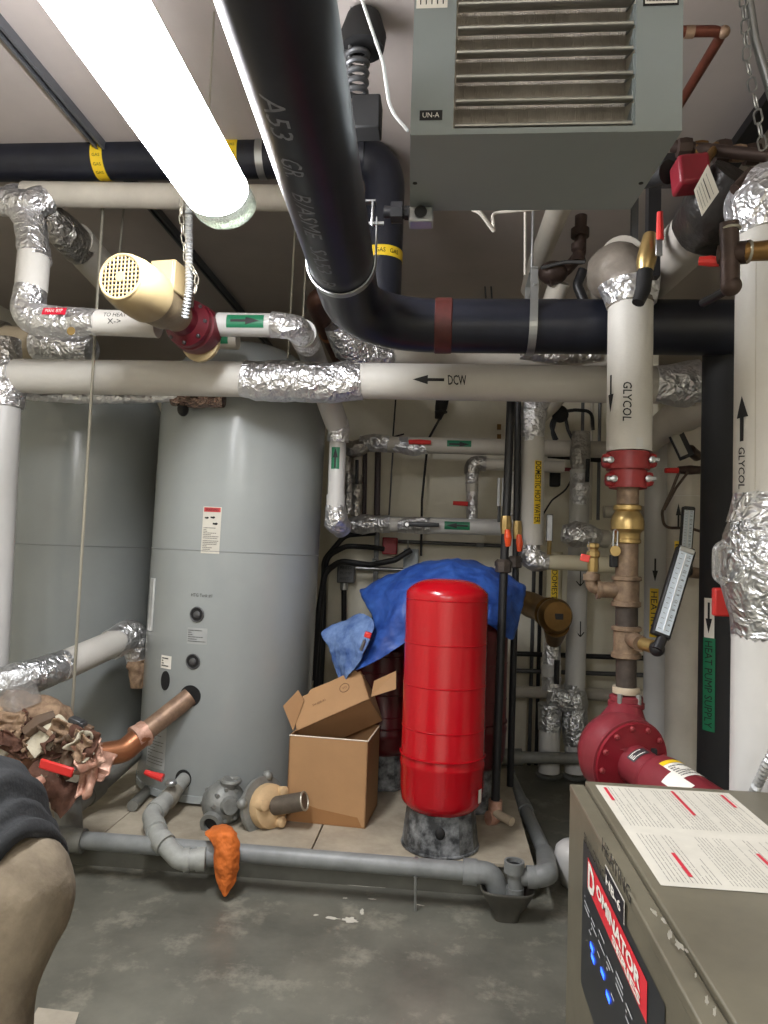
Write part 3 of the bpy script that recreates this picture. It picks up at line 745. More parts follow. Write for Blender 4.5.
# far end: foil and elbow turning to the back
foil(t, [(dx_(658), DY, dz), (dx_(680), DY, dz + .01), (dx_(704), DY, dz - .01), (dx_(705), DY + .06, dz - .05), (dx_(702), DY + .25, dz - .08)], [DR, DR * 1.15, DR * 1.25, DR * 1.15], DULLW, bend=.07, amp=.02, name='elbow_jacket')
foil(t, [(dx_(654), DY, dz), (dx_(675), DY, dz), (dx_(698), DY - .01, dz + .01)], [DR * 1.03, DR * 1.2, DR * 1.3], FOIL)
part('jacket', MB().tube([V((dx_(701), DY + .15, dz - .07)), V((dx_(690), 4.4, dz - .16))], DR * .95, 26), DULLW, t)
# branch behind
t = thing('rear_header_pipe', 'pale pipe just behind and above the DCW pipe with a large foil elbow', 'pipe', at(480, 356, 3.95))
part('jacket', MB().tube(px((372, 356, 3.95), (610, 359, 3.95)), pr(8.5, 3.95), 24), DULLW, t)
foil(t, px((338, 322, 3.8), (350, 342, 3.9), (368, 356, 3.95), (398, 356.5, 3.95)), [pr(14, 3.9), pr(22, 3.9), pr(17, 3.9), pr(8, 3.9)], FOIL)
foil(t, px((520, 354, 3.9), (555, 355, 3.9), (600, 356, 3.9)), [pr(5, 3.9), pr(9, 3.9), pr(5, 3.9)], FOILD)

# foil branch passing over the tanks under the DCW pipe
t = thing('foil_branch_pipe', 'crumpled foil wrapped pipe lying over the tanks beneath the DCW pipe', 'pipe', at(120, 396, 3.62))
foil(t, px((24, 395, 3.6), (70, 396, 3.6), (150, 397, 3.6), (185, 396, 3.6)), [pr(5, 3.6), pr(8, 3.6), pr(7, 3.6), pr(5, 3.6)], FOIL)
foil(t, px((172, 398, 3.62), (200, 398, 3.62), (224, 400, 3.62)), [pr(8, 3.6), pr(11, 3.6), pr(8, 3.6)], foilmat('foil_brown', (150, 128, 118), 24))
part('valve_stub', MB().ball(at(183, 409, 3.63), pr(6.5, 3.6), (.9, 1, 1.2)), BLKDULL, t)

# ================================================================== GREY TANKS
TZ0 = PADZ + .004; TZ1 = 2.72
def tank(cx, cy, r, label, seam):
    t = thing('storage_tank', label, 'tank', (cx, cy, PADZ), 'grey storage tanks')
    hgt = TZ1 - TZ0; dome = .42
    prof = [(r * .9, 0), (r * .985, .012), (r, .03)]
    prof += [(r, hgt - dome - .02)]
    for i in range(1, 13):
        a = i / 12 * math.pi / 2; prof.append((max(.02, r * math.cos(a) ** .8), hgt - dome + dome * math.sin(a)))
    part('shell', MB().lathe(prof, (cx, cy, TZ0), Z, 96), TANKG, t, smooth=50)
    part('seam', MB().lathe([(r + .0002, -.003), (r + .0022, -.001), (r + .0022, .001), (r + .0002, .003)], (cx, cy, seam), Z, 96, False), M('tank_seam', (128, 132, 132), .4) if 'tank_seam' not in MATS else MATS['tank_seam'], t)
    part('base_band', MB().lathe([(r + .001, .012), (r + .006, .014), (r + .006, .05), (r + .001, .052)], (cx, cy, TZ0), Z, 96, False), TANKG, t)
    return t
RT = .487
T1 = (at(234.5, 552, 4.16).x, 4.16)
T2 = (at(81, 545, 4.62).x, 4.62)
t1 = tank(T1[0], T1[1], RT, 'big grey storage tank with warning stickers and copper outlet', oncyl(235, 552, *T1, RT).z)
t2 = tank(T2[0], T2[1], RT, 'big grey storage tank in the rear corner, plain and partly hidden', oncyl(80, 546, *T2, RT).z)
t1.rotation_euler = (0, R_(.7), 0)      # the tank leans a little on its feet
def tmap(pxx, pyy):
    p = oncyl(pxx, pyy, *T1, RT); N = V((p.x - T1[0], p.y - T1[1], 0)).normalized()
    return V((T1[0], T1[1], p.z)), N, p
def ttext(pxx, pyy):
    c, N, p = tmap(pxx, pyy); return around_map(c, Z, N, RT)
mp = ttext(208, 530)
patch(t1, mp, pr(19, 3.75), pr(47, 3.75), LABELW, name='warning_label', off=.0015)
patch(t1, mp, pr(17, 3.75), pr(4.5, 3.75), M('warn_red', (190, 60, 62), .5), name='warning_strip', off=.003, dy=pr(20.5, 3.75))
lettering(t1, 'WARNING', mp, w=pr(13, 3.75), h=pr(2.8, 3.75), off=.0045, dy=pr(20.5, 3.75))
for (dx0, dy0, s) in ((-.028, .065, .9), (.005, .068, 1), (.02, .035, 1.1)):
    pic = MB().add([mp(dx0 + x * s, dy0 + y * s, .003) for x, y in ((-.012, -.004), (.006, -.007), (.014, -.001), (.008, .006), (-.004, .003), (-.012, .005))], [(0, 1, 2, 3, 4, 5)])
    part('pictogram', pic, INK, t1, smooth=0, fixn=False)
textlines(t1, mp, pr(16, 3.75), pr(12, 3.75), 7, off=.003, dy=-pr(3, 3.75)); textlines(t1, mp, pr(16, 3.75), pr(12, 3.75), 7, off=.003, dy=-pr(16, 3.75), seed=4)
lettering(t1, 'HTG Tank #1', ttext(199, 595.5), w=pr(22, 3.75), h=pr(3.6, 3.75), off=.0015)
mp = ttext(195, 636)
patch(t1, mp, pr(21, 3.75), pr(16, 3.75), M('plate_grey', (164, 167, 166), .4), name='data_plate', off=.0012)
textlines(t1, mp, pr(19, 3.75), pr(13, 3.75), 6, INK, off=.003, fill=.25)
mp = ttext(164.5, 662.5)
patch(t1, mp, pr(15, 3.75), pr(13, 3.75), PAPER, name='small_label', off=.0015)
textlines(t1, mp, pr(12, 3.75), pr(10, 3.75), 4, INK, off=.003)
mp = ttext(155, 745)
patch(t1, mp, pr(30, 3.8), pr(46, 3.8), M('faded_label', (166, 168, 166), .55, var=.1, vs=12), name='faded_label', off=.0012)
textlines(t1, mp, pr(25, 3.8), pr(40, 3.8), 13, off=.003, fill=.3)
def port(pxx, pyy, rx, rz, mat=BLKDULL, name='port', inner=None):
    c, N, p = tmap(pxx, pyy); B = Z.cross(N)
    mb = MB(); n = 28; ring = []
    vs = []; fs = []
    for i in range(n):
        a = 2 * math.pi * i / n
        vs.append(p + B * rx * math.cos(a) + Z * rz * math.sin(a) + N * (.004 - rx * rx * math.cos(a) ** 2 / RT / 2))
    vs2 = [v - N * .02 for v in vs]
    mb.add(vs + vs2, [tuple(range(n))] + [(i, (i + 1) % n, n + (i + 1) % n, n + i) for i in range(n)])
    o = part(name, mb, mat, t1, smooth=30)
    if inner:
        part('port_ring', MB().torus(p + N * .004, N, rx, .004, 28, 8), STEELD, o)
        part('port_plug', MB().lathe([(rx * .5, 0), (rx * .5, .006), (rx * .3, .009)], p + N * .003, N, 24), STEELD, o)
for q in ((195, 614.5), (191.5, 661.5)): port(*q, pr(7, 3.75), pr(7, 3.75), inner=True)
port(164, 681, pr(6, 3.8), pr(9.5, 3.8), name='open_port')
port(189, 696, pr(11, 3.75), pr(10.5, 3.75), name='outlet_port')
port(183, 779, pr(8.5, 3.75), pr(9, 3.75), name='drain_port')
# narrow card holder on the tank's flank
c, N, p = tmap(150.5, 605)
part('card_holder', MB().box(p + N * .006, (.055, .012, .29), Matrix((Z.cross(N), N, Z)).transposed()), M('holder', (196, 198, 196), .25, .2), t1, bevel=.003)

# ================================================================== COPPER OUTLET AND LOWER CORNER
c, N, p = tmap(189, 697); cpi = p
t = thing('copper_outlet_pipe', 'copper pipe and elbow leaving the grey tank with pink flux marks', 'pipe', at(130, 740, 3.4))
cr_ = pr(9.8, 3.6)
part('pipe', MB().tube([p - N * .01 , at(139, 737, 3.52)], cr_, 24), COPBR, t)
part('elbow', MB().tube(fillet(px((146, 732, 3.54), (124, 751, 3.44), (92, 756, 3.34)), .10), cr_ * 1.14, 24), COPPER, t, smooth=60)
for a_, b_ in (((146, 732, 3.54), (134, 739, 3.49)), ((98, 755, 3.36), (76, 752, 3.3))):
    d = [at(*a_), at(*b_)]
    part('solder_joint', MB().tube(dens(d, .015), cr_ * 1.22, 24, jit=cr_ * .22, jf=30), COPPINK, t, smooth=60)
t = thing('valve_assembly', 'heap of soldered copper valve fittings with torn brown insulation above the kneepad', 'valve', at(40, 760, 3.2)); t['label'] = 'heap of copper valve fittings wrapped in torn brown insulation'
foil(t, px((-12, 735, 3.05), (20, 745, 3.12), (62, 748, 3.22), (88, 756, 3.3)), [.09, .10, .10, .075], M('soot_copper', (112, 78, 60), .6, .3, .35, 18, rgb2=(176, 130, 106), bump=.4), name='valve_body', amp=.3)
foil(t, px((-20, 715, 3.12), (15, 712, 3.16), (52, 716, 3.24), (68, 724, 3.3)), [.07, .09, .08, .05], TAN, name='torn_insulation', amp=.4)
part('handle_cover', MB().tube(px((26, 733, 3.0), (40, 722, 3.02), (55, 716, 3.05)), [.028, .032, .026], 10, jit=.008, jf=20), M('brown_cover', (92, 74, 58), .7, var=.2), t)
part('rag', MB().tube(dens(px((30, 750, 3.0), (48, 737, 3.04), (64, 722, 3.1)), .02), .05, 16, jit=.03, jf=14), M('pale_insulation', (186, 178, 156), .8, var=.15, vs=14, bump=.4), t, smooth=50)
part('torn_insulation', MB().tube(dens(px((28, 775, 2.98), (50, 785, 3.0), (72, 800, 3.05)), .02), .06, 16, jit=.035, jf=16), M('insulation_dark', (88, 58, 44), .85, var=.3, vs=20, bump=.5), t, smooth=50)
part('clamp', MB().box(at(72, 733, 3.15), (.06, .05, .14), Matrix.Rotation(R_(18), 3, 'Y')).box(at(80, 724, 3.15), (.05, .05, .02)), STEELD, t, bevel=.004)
part('drain_cap', MB().lathe([(.02, 0), (.024, .01), (.024, .035), (.012, .04)], at(42, 780, 2.9), V((-.2, -1, -.3)), 8), COPPINK, t, smooth=20)
part('fitting', MB().box(at(88, 731, 3.3), (.035, .035, .05), Matrix.Rotation(R_(20), 3, 'Y')), COPBR, t, bevel=.003)
a, b = at(40, 763, 2.9), at(73, 773, 2.9)
lev = MB(); d = (b - a).normalized()
sd_ = d.cross(FRONT).normalized(); lev.box((a + b) / 2, ((b - a).length, .016, .042), Matrix((d, -FRONT, sd_)).transposed())
part('lever', lev, REDL, t, label='red vinyl covered valve lever', bevel=.007)
part('lever_shank', MB().tube(px((70, 771, 2.92), (78, 768, 3.0), (84, 757, 3.1)), .010, 8), STEEL, t)
rnd = random.Random(5)
scrap_m = [TAN, MATS['insulation_dark'], MATS['brown_cover'], COPPINK, MATS['pale_insulation'], TAN, MATS['insulation_dark']]
for i in range(34):
    pxx = rnd.uniform(-6, 92); pyy = rnd.uniform(712, 742) + pxx * .25 + rnd.uniform(-6, 20); Yp = rnd.uniform(3.0, 3.12)
    c_ = at(pxx, pyy, Yp); a_ = V((rnd.gauss(0, 1), rnd.gauss(0, .5), rnd.gauss(0, .6))).normalized(); b_ = a_.cross(V((rnd.gauss(0, .3), -1, .4))).normalized(); n_ = a_.cross(b_)
    s1, s2 = rnd.uniform(.05, .12), rnd.uniform(.03, .06); vs = []; fs = []; G = 9
    for u in range(G):
        for v_ in range(G):
            uu, vv = u / (G - 1) * 2 - 1, v_ / (G - 1) * 2 - 1; edge = 1 + .35 * noise.noise(V((uu * 2 + i, vv * 2, i * 3.1)))
            vs.append(c_ + a_ * uu * s1 * edge + b_ * vv * s2 * edge + n_ * (.05 * noise.noise(V((uu * 2.6, vv * 2.6 + i, i * 1.7))) - .03 * uu * uu))
    for u in range(G - 1):
        for v_ in range(G - 1): fs.append((u * G + v_, u * G + v_ + 1, (u + 1) * G + v_ + 1, (u + 1) * G + v_))
    part('torn_insulation', MB().add(vs, fs), scrap_m[i % 7], t, smooth=50, sub=1, solid=.006)

t = thing('white_return_pipe', 'white pipe rising from clear wrapped foil joint towards the rear tank', 'pipe', at(95, 655, 3.7))
part('jacket', MB().tube(px((58, 668, 3.45), (126, 638, 4.0)), pr(14.5, 3.7), 30), WHITE, t)
foil(t, px((110, 645, 3.88), (130, 634, 4.02), (136, 640, 4.05), (138, 668, 4.08)), [pr(15, 3.9), pr(16, 4), pr(14, 4), pr(9, 4)], FOIL, bend=.05)
foil(t, px((137, 660, 4.04), (138, 678, 4.05), (137, 688, 4.05)), [pr(9, 4), pr(10, 4), pr(6, 4)], TAN, name='torn_insulation', amp=.35)
foil(t, px((66, 664, 3.5), (40, 674, 3.36), (14, 680, 3.26), (-14, 690, 3.2)), [pr(15, 3.5), pr(17, 3.4), pr(17, 3.3), pr(16, 3.3)], TAPE, amp=.06)
part('plastic_wrap', MB().tube(dens(px((10, 676, 3.2), (16, 702, 3.18), (20, 712, 3.18)), .02), [pr(24, 3.2)] * len(dens(px((10, 676, 3.2), (16, 702, 3.18), (20, 712, 3.18)), .02)), 24, False, jit=.012, jf=14), CLEAR, t)
0 and part('jar_lid_ring', MB().torus(at(14, 682, 3.12), V((-.6, -1, .2)), pr(13, 3.1), .006, 28, 8), M('ring_white', (228, 228, 226), .25), t)

# diagonal grey drain pipe at the pad corner
t = thing('grey_diagonal_pipe', 'grey sloping drain pipe below the copper elbow', 'pipe', at(100, 785, 3.55))
part('pipe', MB().tube(px((140, 745, 3.95), (70, 806, 3.35)), pr(12, 3.6), 24), PVCGD, t)
part('coupling', MB().tube(px((96, 784, 3.55), (84, 794, 3.46)), pr(14, 3.5), 24), PVCGD, t)
part('riser', MB().tube(px((68, 806, 3.33), (70, 846, 3.18)), pr(13, 3.3), 24), PVCGD, t)

# ================================================================== PAD-EDGE DRAIN
PY = 3.14
t = thing('grey_drain_pipe', 'long grey PVC drain pipe along the edge of the concrete pad', 'pipe', at(300, 855, PY))
pa, pb = at(70, 839, PY), at(470, 871.5, PY - .02)
pr_m = pr(8.6, PY)
part('pipe', MB().tube([pa, pb], pr_m, 24), PVCG, t)
part('coupling', MB().tube([at(52, 838, PY), at(84, 841, PY)], pr_m * 1.35, 24), PVCGD, t)
part('tee', MB().tube(px((194, 856, PY - .02), (218, 854.5, PY)), pr_m * 1.28, 24), PVCG, t)
part('elbow', MB().tube(fillet(px((466, 871.5, PY - .02), (492, 873, PY - .02), (499, 893, PY - .02)), .06), pr_m * 1.2, 24), PVCG, t, smooth=60)
part('hub', MB().tube(px((463, 871, PY - .02), (477, 872.3, PY - .02)), pr_m * 1.38, 24), PVCG, t)
part('spigot', MB().tube(px((498, 886, PY - .02), (499, 899, PY - .02)), pr_m * 1.12, 24), PVCG, t)
st = thing('pipe_strap', 'metal strap and peg holding the grey drain pipe to the floor', 'bracket', at(416, 868, PY))
c_ = at(416, 867, PY - .01)
part('strap', MB().lathe([(pr_m + .001, -.008), (pr_m + .004, -.008), (pr_m + .004, .008), (pr_m + .001, .008)], c_, (pb - pa), 24, False), STEEL, st)
part('peg', MB().cyl(c_ + V((0, -pr_m - .004, -.02)), V((c_.x + .004, c_.y - pr_m - .004, .0)), .006, 8), STEEL, st)
# drain valve branch from the tank
t = thing('tank_drain_branch', 'grey PVC drain branch with red lever valve from the front tank', 'pipe', at(165, 830, 3.4)); t['label'] = 'dirty grey PVC branch with red lever valve draining the grey tank'
c, N, p = tmap(184, 779)
part('stub', MB().tube([p - N * .01, at(171, 796, 3.5)], pr(7, 3.6), 20), PVCL, t)
bvp = at(170, 795, 3.5)
part('valve_body', MB().tube(px((176, 789, 3.55), (170, 797, 3.5), (163, 804, 3.45)), [pr(8, 3.5), pr(9.5, 3.5), pr(8.5, 3.5)], 16), M('valve_grey', (150, 146, 134), .5, .3, .2, 14), t)
part('pipe', MB().tube(fillet(px((166, 800, 3.47), (151, 816, 3.32), (159, 838, 3.14), (180, 860, PY - .07), (206, 859, PY - .05)), .05), pr(9, 3.35), 22), PVCL, t, smooth=60)
for a_, b_ in (((160, 807, 3.40), (155, 812, 3.36)), ((160, 839, 3.13), (166, 845, 3.11)), ((184, 860, PY - .065), (190, 859.6, PY - .06)), ((197, 859.3, PY - .055), (206, 859, PY - .05)), ((154, 824, 3.25), (157, 832, 3.18))):
    part('coupling', MB().tube([at(*a_), at(*b_)], pr(10.5, 3.3), 22), PVCL, t)
part('lever', MB().tube(px((145, 772, 3.42), (153, 775, 3.42), (163, 778, 3.42)), [.012, .016, .02], 10), REDL, t, label='dark red lever')
part('lever_nut', MB().ball(at(171, 783, 3.47), .024, (1.2, 1, .7)), STEEL, t)
# stub legs of the rear tank pipe on the pad
t = thing('pad_pipe', 'short grey pipe lying on the pad beneath the grey tank', 'pipe', onz(139, 805, PADZ))
part('pipe', MB().tube([onz(147, 796, PADZ) + Z * .03, onz(132, 812, PADZ) + Z * .03], .028, 18), PVCGD, t)

# second drain run down the pad's far edge
t = thing('side_drain_pipe', 'grey PVC drain pipe running along the far side of the pad to the funnel', 'pipe', at(545, 860, 3.2))
sp0 = onz(505, 765, .07); sp1 = onz(549, 862, .10)
part('pipe', MB().tube(fillet([V((onz(507, 762, .06).x, 4.9, .06)), sp0, sp1, at(545, 877, 3.08), at(520, 877, 3.08)], .05), .035, 22), PVCG, t, smooth=60)
part('coupling', MB().tube([sp0 + (sp1 - sp0) * .5, sp0 + (sp1 - sp0) * .58], .044, 22), PVCG, t)
part('elbow', MB().tube(fillet([sp1 - (sp1 - sp0) * .06, at(548, 874, 3.08), at(536, 877, 3.08)], .07), .044, 22), PVCG, t, smooth=60)
part('tee', MB().tube(px((537, 877, 3.08), (527, 877, 3.08)), .045, 22), PVCG, t)
o = part('standpipe', MB().tube(px((515, 898, 3.07), (515.5, 884, 3.07), (514, 866, 3.07)), .031, 24), PVCG, t)
part('hub', MB().lathe([(.032, 0), (.042, 0), (.042, .045), (.032, .045), (.032, 0)], at(514, 872, 3.07), Z, 28, False), PVCG, o)
part('hub', MB().lathe([(.031, -.015), (.037, -.015), (.037, .02), (.031, .02)], at(515, 892, 3.07), Z, 28, False), PVCG, o)
part('pipe_mouth', MB().lathe([(.031, 0), (.031, .002)], at(514, 866.5, 3.07) + Z * .004, Z, 24), BLKDULL, o)
# floor funnel
fc = at(507, 895, 3.08); fzt = at(507, 888, 3.08).z
FUN = M('funnel_grey', (70, 68, 61), .55, var=.2, vs=10)
vs = []; fs = []; n = 40; lv = [(fzt, .112, .072), (fzt - .012, .108, .068), (fzt * .45, .075, .05), (.03, .055, .04), (.001, .05, .036)]
for z_, rx_, ry_ in lv:
    for k in range(n):
        a_ = 2 * math.pi * k / n; c_, s_ = math.cos(a_), math.sin(a_)
        vs.append(V((fc.x + rx_ * math.copysign(abs(c_) ** .6, c_), 3.08 + ry_ * math.copysign(abs(s_) ** .6, s_), z_)))
for i in range(len(lv) - 1):
    for k in range(n): fs.append((i * n + k, i * n + (k + 1) % n, (i + 1) * n + (k + 1) % n, (i + 1) * n + k))
fs.append(tuple(range((len(lv) - 1) * n, len(lv) * n)))
o = part('floor_funnel', MB().add(vs, fs), FUN, smooth=50, solid=.006); tag(o, 'grey open drain funnel on the floor under two pipe ends', 'funnel')
# horizontal grey pipe by the wall
t = thing('low_wall_pipe', 'grey pipe just above the floor behind the red pump', 'pipe', at(560, 758, 4.72))
part('pipe', MB().tube(px((508, 757, 4.72), (602, 759, 4.72)), pr(5.5, 4.72), 18), PVCGD, t)
part('tee', MB().tube(px((502, 757, 4.72), (522, 757, 4.72)), pr(8, 4.72), 18), PVCGD, t)

# ================================================================== RED EXPANSION TANKS
def redtank(cx, cy, r, z0, z1, label, mat=REDT, stand=True):
    t = thing('expansion_tank', label, 'expansion tank', (cx, cy, PADZ), 'red expansion tanks'); h = z1 - z0
    prof = []
    for i in range(9):
        a = i / 8 * math.pi / 2; prof.append((r * .96 * math.sin(a) + .001, .09 - .09 * math.cos(a)))
    hb = h * .225
    prof += [(r * .985, .13), (r, hb - .02), (r * 1.015, hb - .008), (r * 1.015, hb + .008), (r * .99, hb + .02)]
    hs = h - .066
    prof += [(r * .99, hs - .02)]
    for i in range(0, 11):
        q_ = 1 - i / 10; prof.append((max(.002, r * .985 * q_), hs + .004 + .062 * (1 - q_ ** 3.6)))
    part('shell', MB().lathe(prof, (cx, cy, z0), Z, 64), mat, t, smooth=45)
    for f in (.375, .555, .73):
        part('seam', MB().lathe([(r * .99, -.004), (r * .99 + .0025, -.0015), (r * .99 + .0025, .0015), (r * .99, .004)], (cx, cy, z0 + h * f), Z, 64, False), mat, t)
    part('seam', MB().lathe([(r * 1.0, -.005), (r * 1.0 + .006, -.002), (r * 1.0 + .006, .002), (r * 1.0, .005)], (cx, cy, z0 + hb + .04), Z, 64, False), mat, t)
    part('shoulder_seam', MB().lathe([(r * .985, -.004), (r * .985 + .004, 0), (r * .985, .004)], (cx, cy, z0 + hs - .03), Z, 64, False), mat, t)
    if stand:
        n = 48; vs = []; fs = []; zt = z0 + .085
        for z_, rr in ((PADZ + .0, r * .89), (PADZ + .012, r * .88), (zt, r * .76)):
            for k in range(n):
                a = 2 * math.pi * k / n; q = rr * (1 + (.03 if k % 4 == 0 else -.006))
                vs.append(V((cx + q * math.cos(a), cy + q * math.sin(a), z_)))
        for i in range(2):
            for k in range(n): fs.append((i * n + k, i * n + (k + 1) % n, (i + 1) * n + (k + 1) % n, (i + 1) * n + k))
        s_ = part('stand', MB().add(vs, fs), M('stand_black', (62, 64, 66), .45, var=.5, vs=16, rgb2=(150, 153, 154), vthr=(.42, .75)) if 'stand_black' not in MATS else MATS['stand_black'], t, smooth=20)
        part('rim', MB().torus((cx, cy, PADZ + .008), Z, r * .895, .007, 48, 8), MATS['stand_black'], s_)
    return t
ra = at(447, 595, 3.42); rb = at(439, 815, 3.22)
zt_ = at(448, 579, 3.42).z
FR = (at(444, 700, 3.42).x, 3.42)
t = redtank(FR[0], FR[1], .197, .288, zt_, 'front glossy red expansion tank standing on the black ribbed stand'); t['label'] = 'glossy bright red expansion tank on a black ribbed stand'
hole = oncyl(440, 834, FR[0], FR[1], .167); nn = V((hole.x - FR[0], hole.y - FR[1], 0)).normalized()
o = part('stand_hole', MB().ball(hole - nn * .001, .022, (1, .5, 1.25), R=Matrix((Z.cross(nn), nn, Z)).transposed()), BLKDULL, t)
mp = around_map((FR[0], FR[1], oncyl(479, 796, *FR, .195).z), Z, (oncyl(479, 796, *FR, .195) - V((FR[0], FR[1], 0))), .197)
patch(t, mp, .03, .06, PAPER, name='sticker', off=.003)
TB1 = (at(384, 700, 4.27).x, 4.27); TB2 = (at(470, 700, 4.0).x, 4.0)
redtank(*TB1, .2, .30, 1.0, 'shade-darkened red expansion tank mostly hidden behind the cardboard boxes', REDTSH)
redtank(*TB2, .2, .325, 1.40, 'red expansion tank hidden behind the bright red one beside the black pipe', REDTSH)

# ================================================================== BLUE TARP
def sheet(name, rows, mat, label, sub=4, thick=.004, jit=.012, wr=.045, cs=.13):
    vs = []; fs = []; n = len(rows[0])
    for r in rows:
        for p in r: vs.append(at(*p))
    for i in range(len(rows) - 1):
        for j in range(n - 1): fs.append((i * n + j, i * n + j + 1, (i + 1) * n + j + 1, (i + 1) * n + j))
    vs = [v + V((noise.noise(v * 9), noise.noise(v * 9 + V((5, 5, 5))), noise.noise(v * 9 + V((9, 1, 3))))) * jit for v in vs]
    o = part(name, MB().add(vs, fs), mat, smooth=60, sub=sub)
    tx = bpy.data.textures.new(name, 'CLOUDS'); tx.noise_scale = cs; tx.noise_depth = 3
    d_ = o.modifiers.new('wrinkle', 'DISPLACE'); d_.texture = tx; d_.strength = wr; d_.mid_level = .5
    k_ = o.modifiers.new('t', 'SOLIDIFY'); k_.thickness = thick
    return tag(o, label, 'tarp')
rows = [
 [(360,592,4.25),(378,584,4.3),(410,570,4.3),(450,558,4.35),(486,567,4.35),(508,577,4.3),(526,590,4.25)],
 [(357,587,4.1),(381,574,4.02),(411,564,3.98),(452,552,3.98),(486,563,3.98),(510,574,4.0),(526,583,4.05)],
 [(365,604,4.0),(386,592,3.86),(408,578,3.8),(450,570,3.78),(489,580,3.78),(509,592,3.86),(524,598,4.0)],
 [(377,619,3.9),(390,612,3.76),(405,598,3.72),(450,585,3.72),(491,596,3.74),(507,606,3.82),(521,612,3.98)],
 [(369,640,3.84),(384,636,3.74),(401,620,3.70),(450,595,3.72),(491,606,3.74),(504,618,3.81),(518,624,3.97)],
 [(360,658,3.82),(376,653,3.72),(397,640,3.7),(450,603,3.72),(491,616,3.74),(502,628,3.8),(515,634,3.96)],
 [(352,673,3.8),(362,668,3.73),(389,656,3.69),(450,610,3.73),(490,625,3.75),(500,634,3.8),(511,642,3.95)],
]
sheet('blue_tarp', rows, TARP, 'crumpled blue plastic tarp draped over the red expansion tanks')
rows = [
 [(318, 630, 3.95), (333, 624, 3.95), (348, 618, 3.95), (362, 612, 3.92), (377, 620, 3.78)],
 [(324, 640, 3.9), (336, 634, 3.86), (350, 628, 3.82), (362, 626, 3.78), (373, 634, 3.74)],
 [(331, 652, 3.9), (341, 648, 3.84), (351, 644, 3.78), (361, 643, 3.74), (365, 650, 3.72)],
 [(334, 666, 3.88), (342, 668, 3.83), (350, 664, 3.77), (356, 660, 3.74), (360, 662, 3.73)],
 [(338, 678, 3.86), (342, 681, 3.83), (346, 680, 3.78), (349, 674, 3.76), (353, 670, 3.75)],
]
sheet('blue_sheet', rows, TARPF, 'faded blue plastic sheet hanging low behind the cardboard boxes')
t = thing('relief_valve', 'small red fitting with chrome stem poking through the blue tarp', 'valve', at(367, 638, 3.68))
part('cap', MB().box(at(368, 635, 3.66), (.035, .03, .03), Matrix.Rotation(R_(15), 3, 'Y')), REDL, t, bevel=.005)
part('stem', MB().tube(px((365, 640, 3.67), (361, 650, 3.69)), .009, 8), STEEL, t)

# ================================================================== CARDBOARD BOXES
bp = {k: onz(*p, PADZ) for k, p in dict(bl=(286, 821), br=(365, 829)).items()}
bl, br = bp['bl'], bp['br']; e = (br - bl); W = e.length; e.normalize(); dn = V((-e.y, e.x, 0)); D = .34; H = at(289, 735, bl.y).z - PADZ
t = thing('cardboard_box', 'large open cardboard box standing on the concrete pad', 'box', (bl + br) / 2 + dn * D / 2)
tw = .006
def wall(a, b, z0=PADZ + .001, h=H, out=None, tilt=0):
    n_ = V(((b - a).y, -(b - a).x, 0)).normalized()
    return MB().prism([V((a.x, a.y, z0)), V((b.x, b.y, z0)), V((b.x, b.y, z0 + h)), V((a.x, a.y, z0 + h))], -n_ * tw)
p0, p1, p2, p3 = bl, br, br + dn * D, bl + dn * D
for a_, b_ in ((p0, p1), (p1, p2), (p2, p3), (p3, p0)): part('side_panel', wall(a_, b_), CARD, t, smooth=0)
part('bottom_panel', MB().prism([p + Z * .002 for p in (p0, p1, p2, p3)], Z * .005), CARD, t, smooth=0)
part('torn_edge', MB().tube([p0 + Z * H, p1 + Z * H], .0035, 6).tube([p1 + Z * H, p2 + Z * H], .0035, 6), M('torn_paper', (226, 214, 196), .8), t)
part('damp_stain', MB().prism([p0 + Z * .004 - dn * .0012 + e * .02, p0 + Z * .004 - dn * .0012 + e * W * .96, p0 + Z * .05 - dn * .0012 + e * W * .9, p0 + Z * .075 - dn * .0012 + e * W * .4, p0 + Z * .11 - dn * .0012 + e * .02], dn * .001), M('stain', (150, 108, 66), .8, var=.08), t, smooth=0)
# tilted smaller box resting in it
Y1 = 3.64
A_ = at(296.5, 731, Y1); B_ = at(369.3, 699, Y1 + .02); Lx = (B_ - A_); L = Lx.length; Lx.normalize()
Vw = (A_ - EYE).normalized(); Un = (Z - Lx * Z.dot(Lx)).normalized(); Nn = Lx.cross(Un)   # Nn points into the room
if Nn.y < 0: Nn = -Nn
ca, sa = math.cos(R_(46)), math.sin(R_(46))
F1 = (Un * ca + Nn * sa).normalized()       # up the printed face, leaning back
F2 = (-Un * sa + Nn * ca).normalized()      # along the lower face, going back and down
a1, a2 = .19, .22
t2b = thing('cardboard_box', 'smaller cardboard box with printed side lying tilted in the larger box', 'box', A_)
P = [A_, B_, B_ + F1 * a1, A_ + F1 * a1]; Q = [p + F2 * a2 for p in P]
def panel(nm, poly, off): return part(nm, MB().prism(poly, off), CARD, t2b, smooth=0)
fp = panel('printed_panel', P, F2 * .005)
panel('lower_panel', [A_, B_, B_ + F2 * a2, A_ + F2 * a2], F1 * .005)
panel('rear_panel', Q, -F2 * .005)
panel('end_panel', [B_, B_ + F1 * a1, B_ + F1 * a1 + F2 * a2, B_ + F2 * a2], -Lx * .005)
panel('end_panel', [A_, A_ + F1 * a1, A_ + F1 * a1 + F2 * a2, A_ + F2 * a2], Lx * .005)
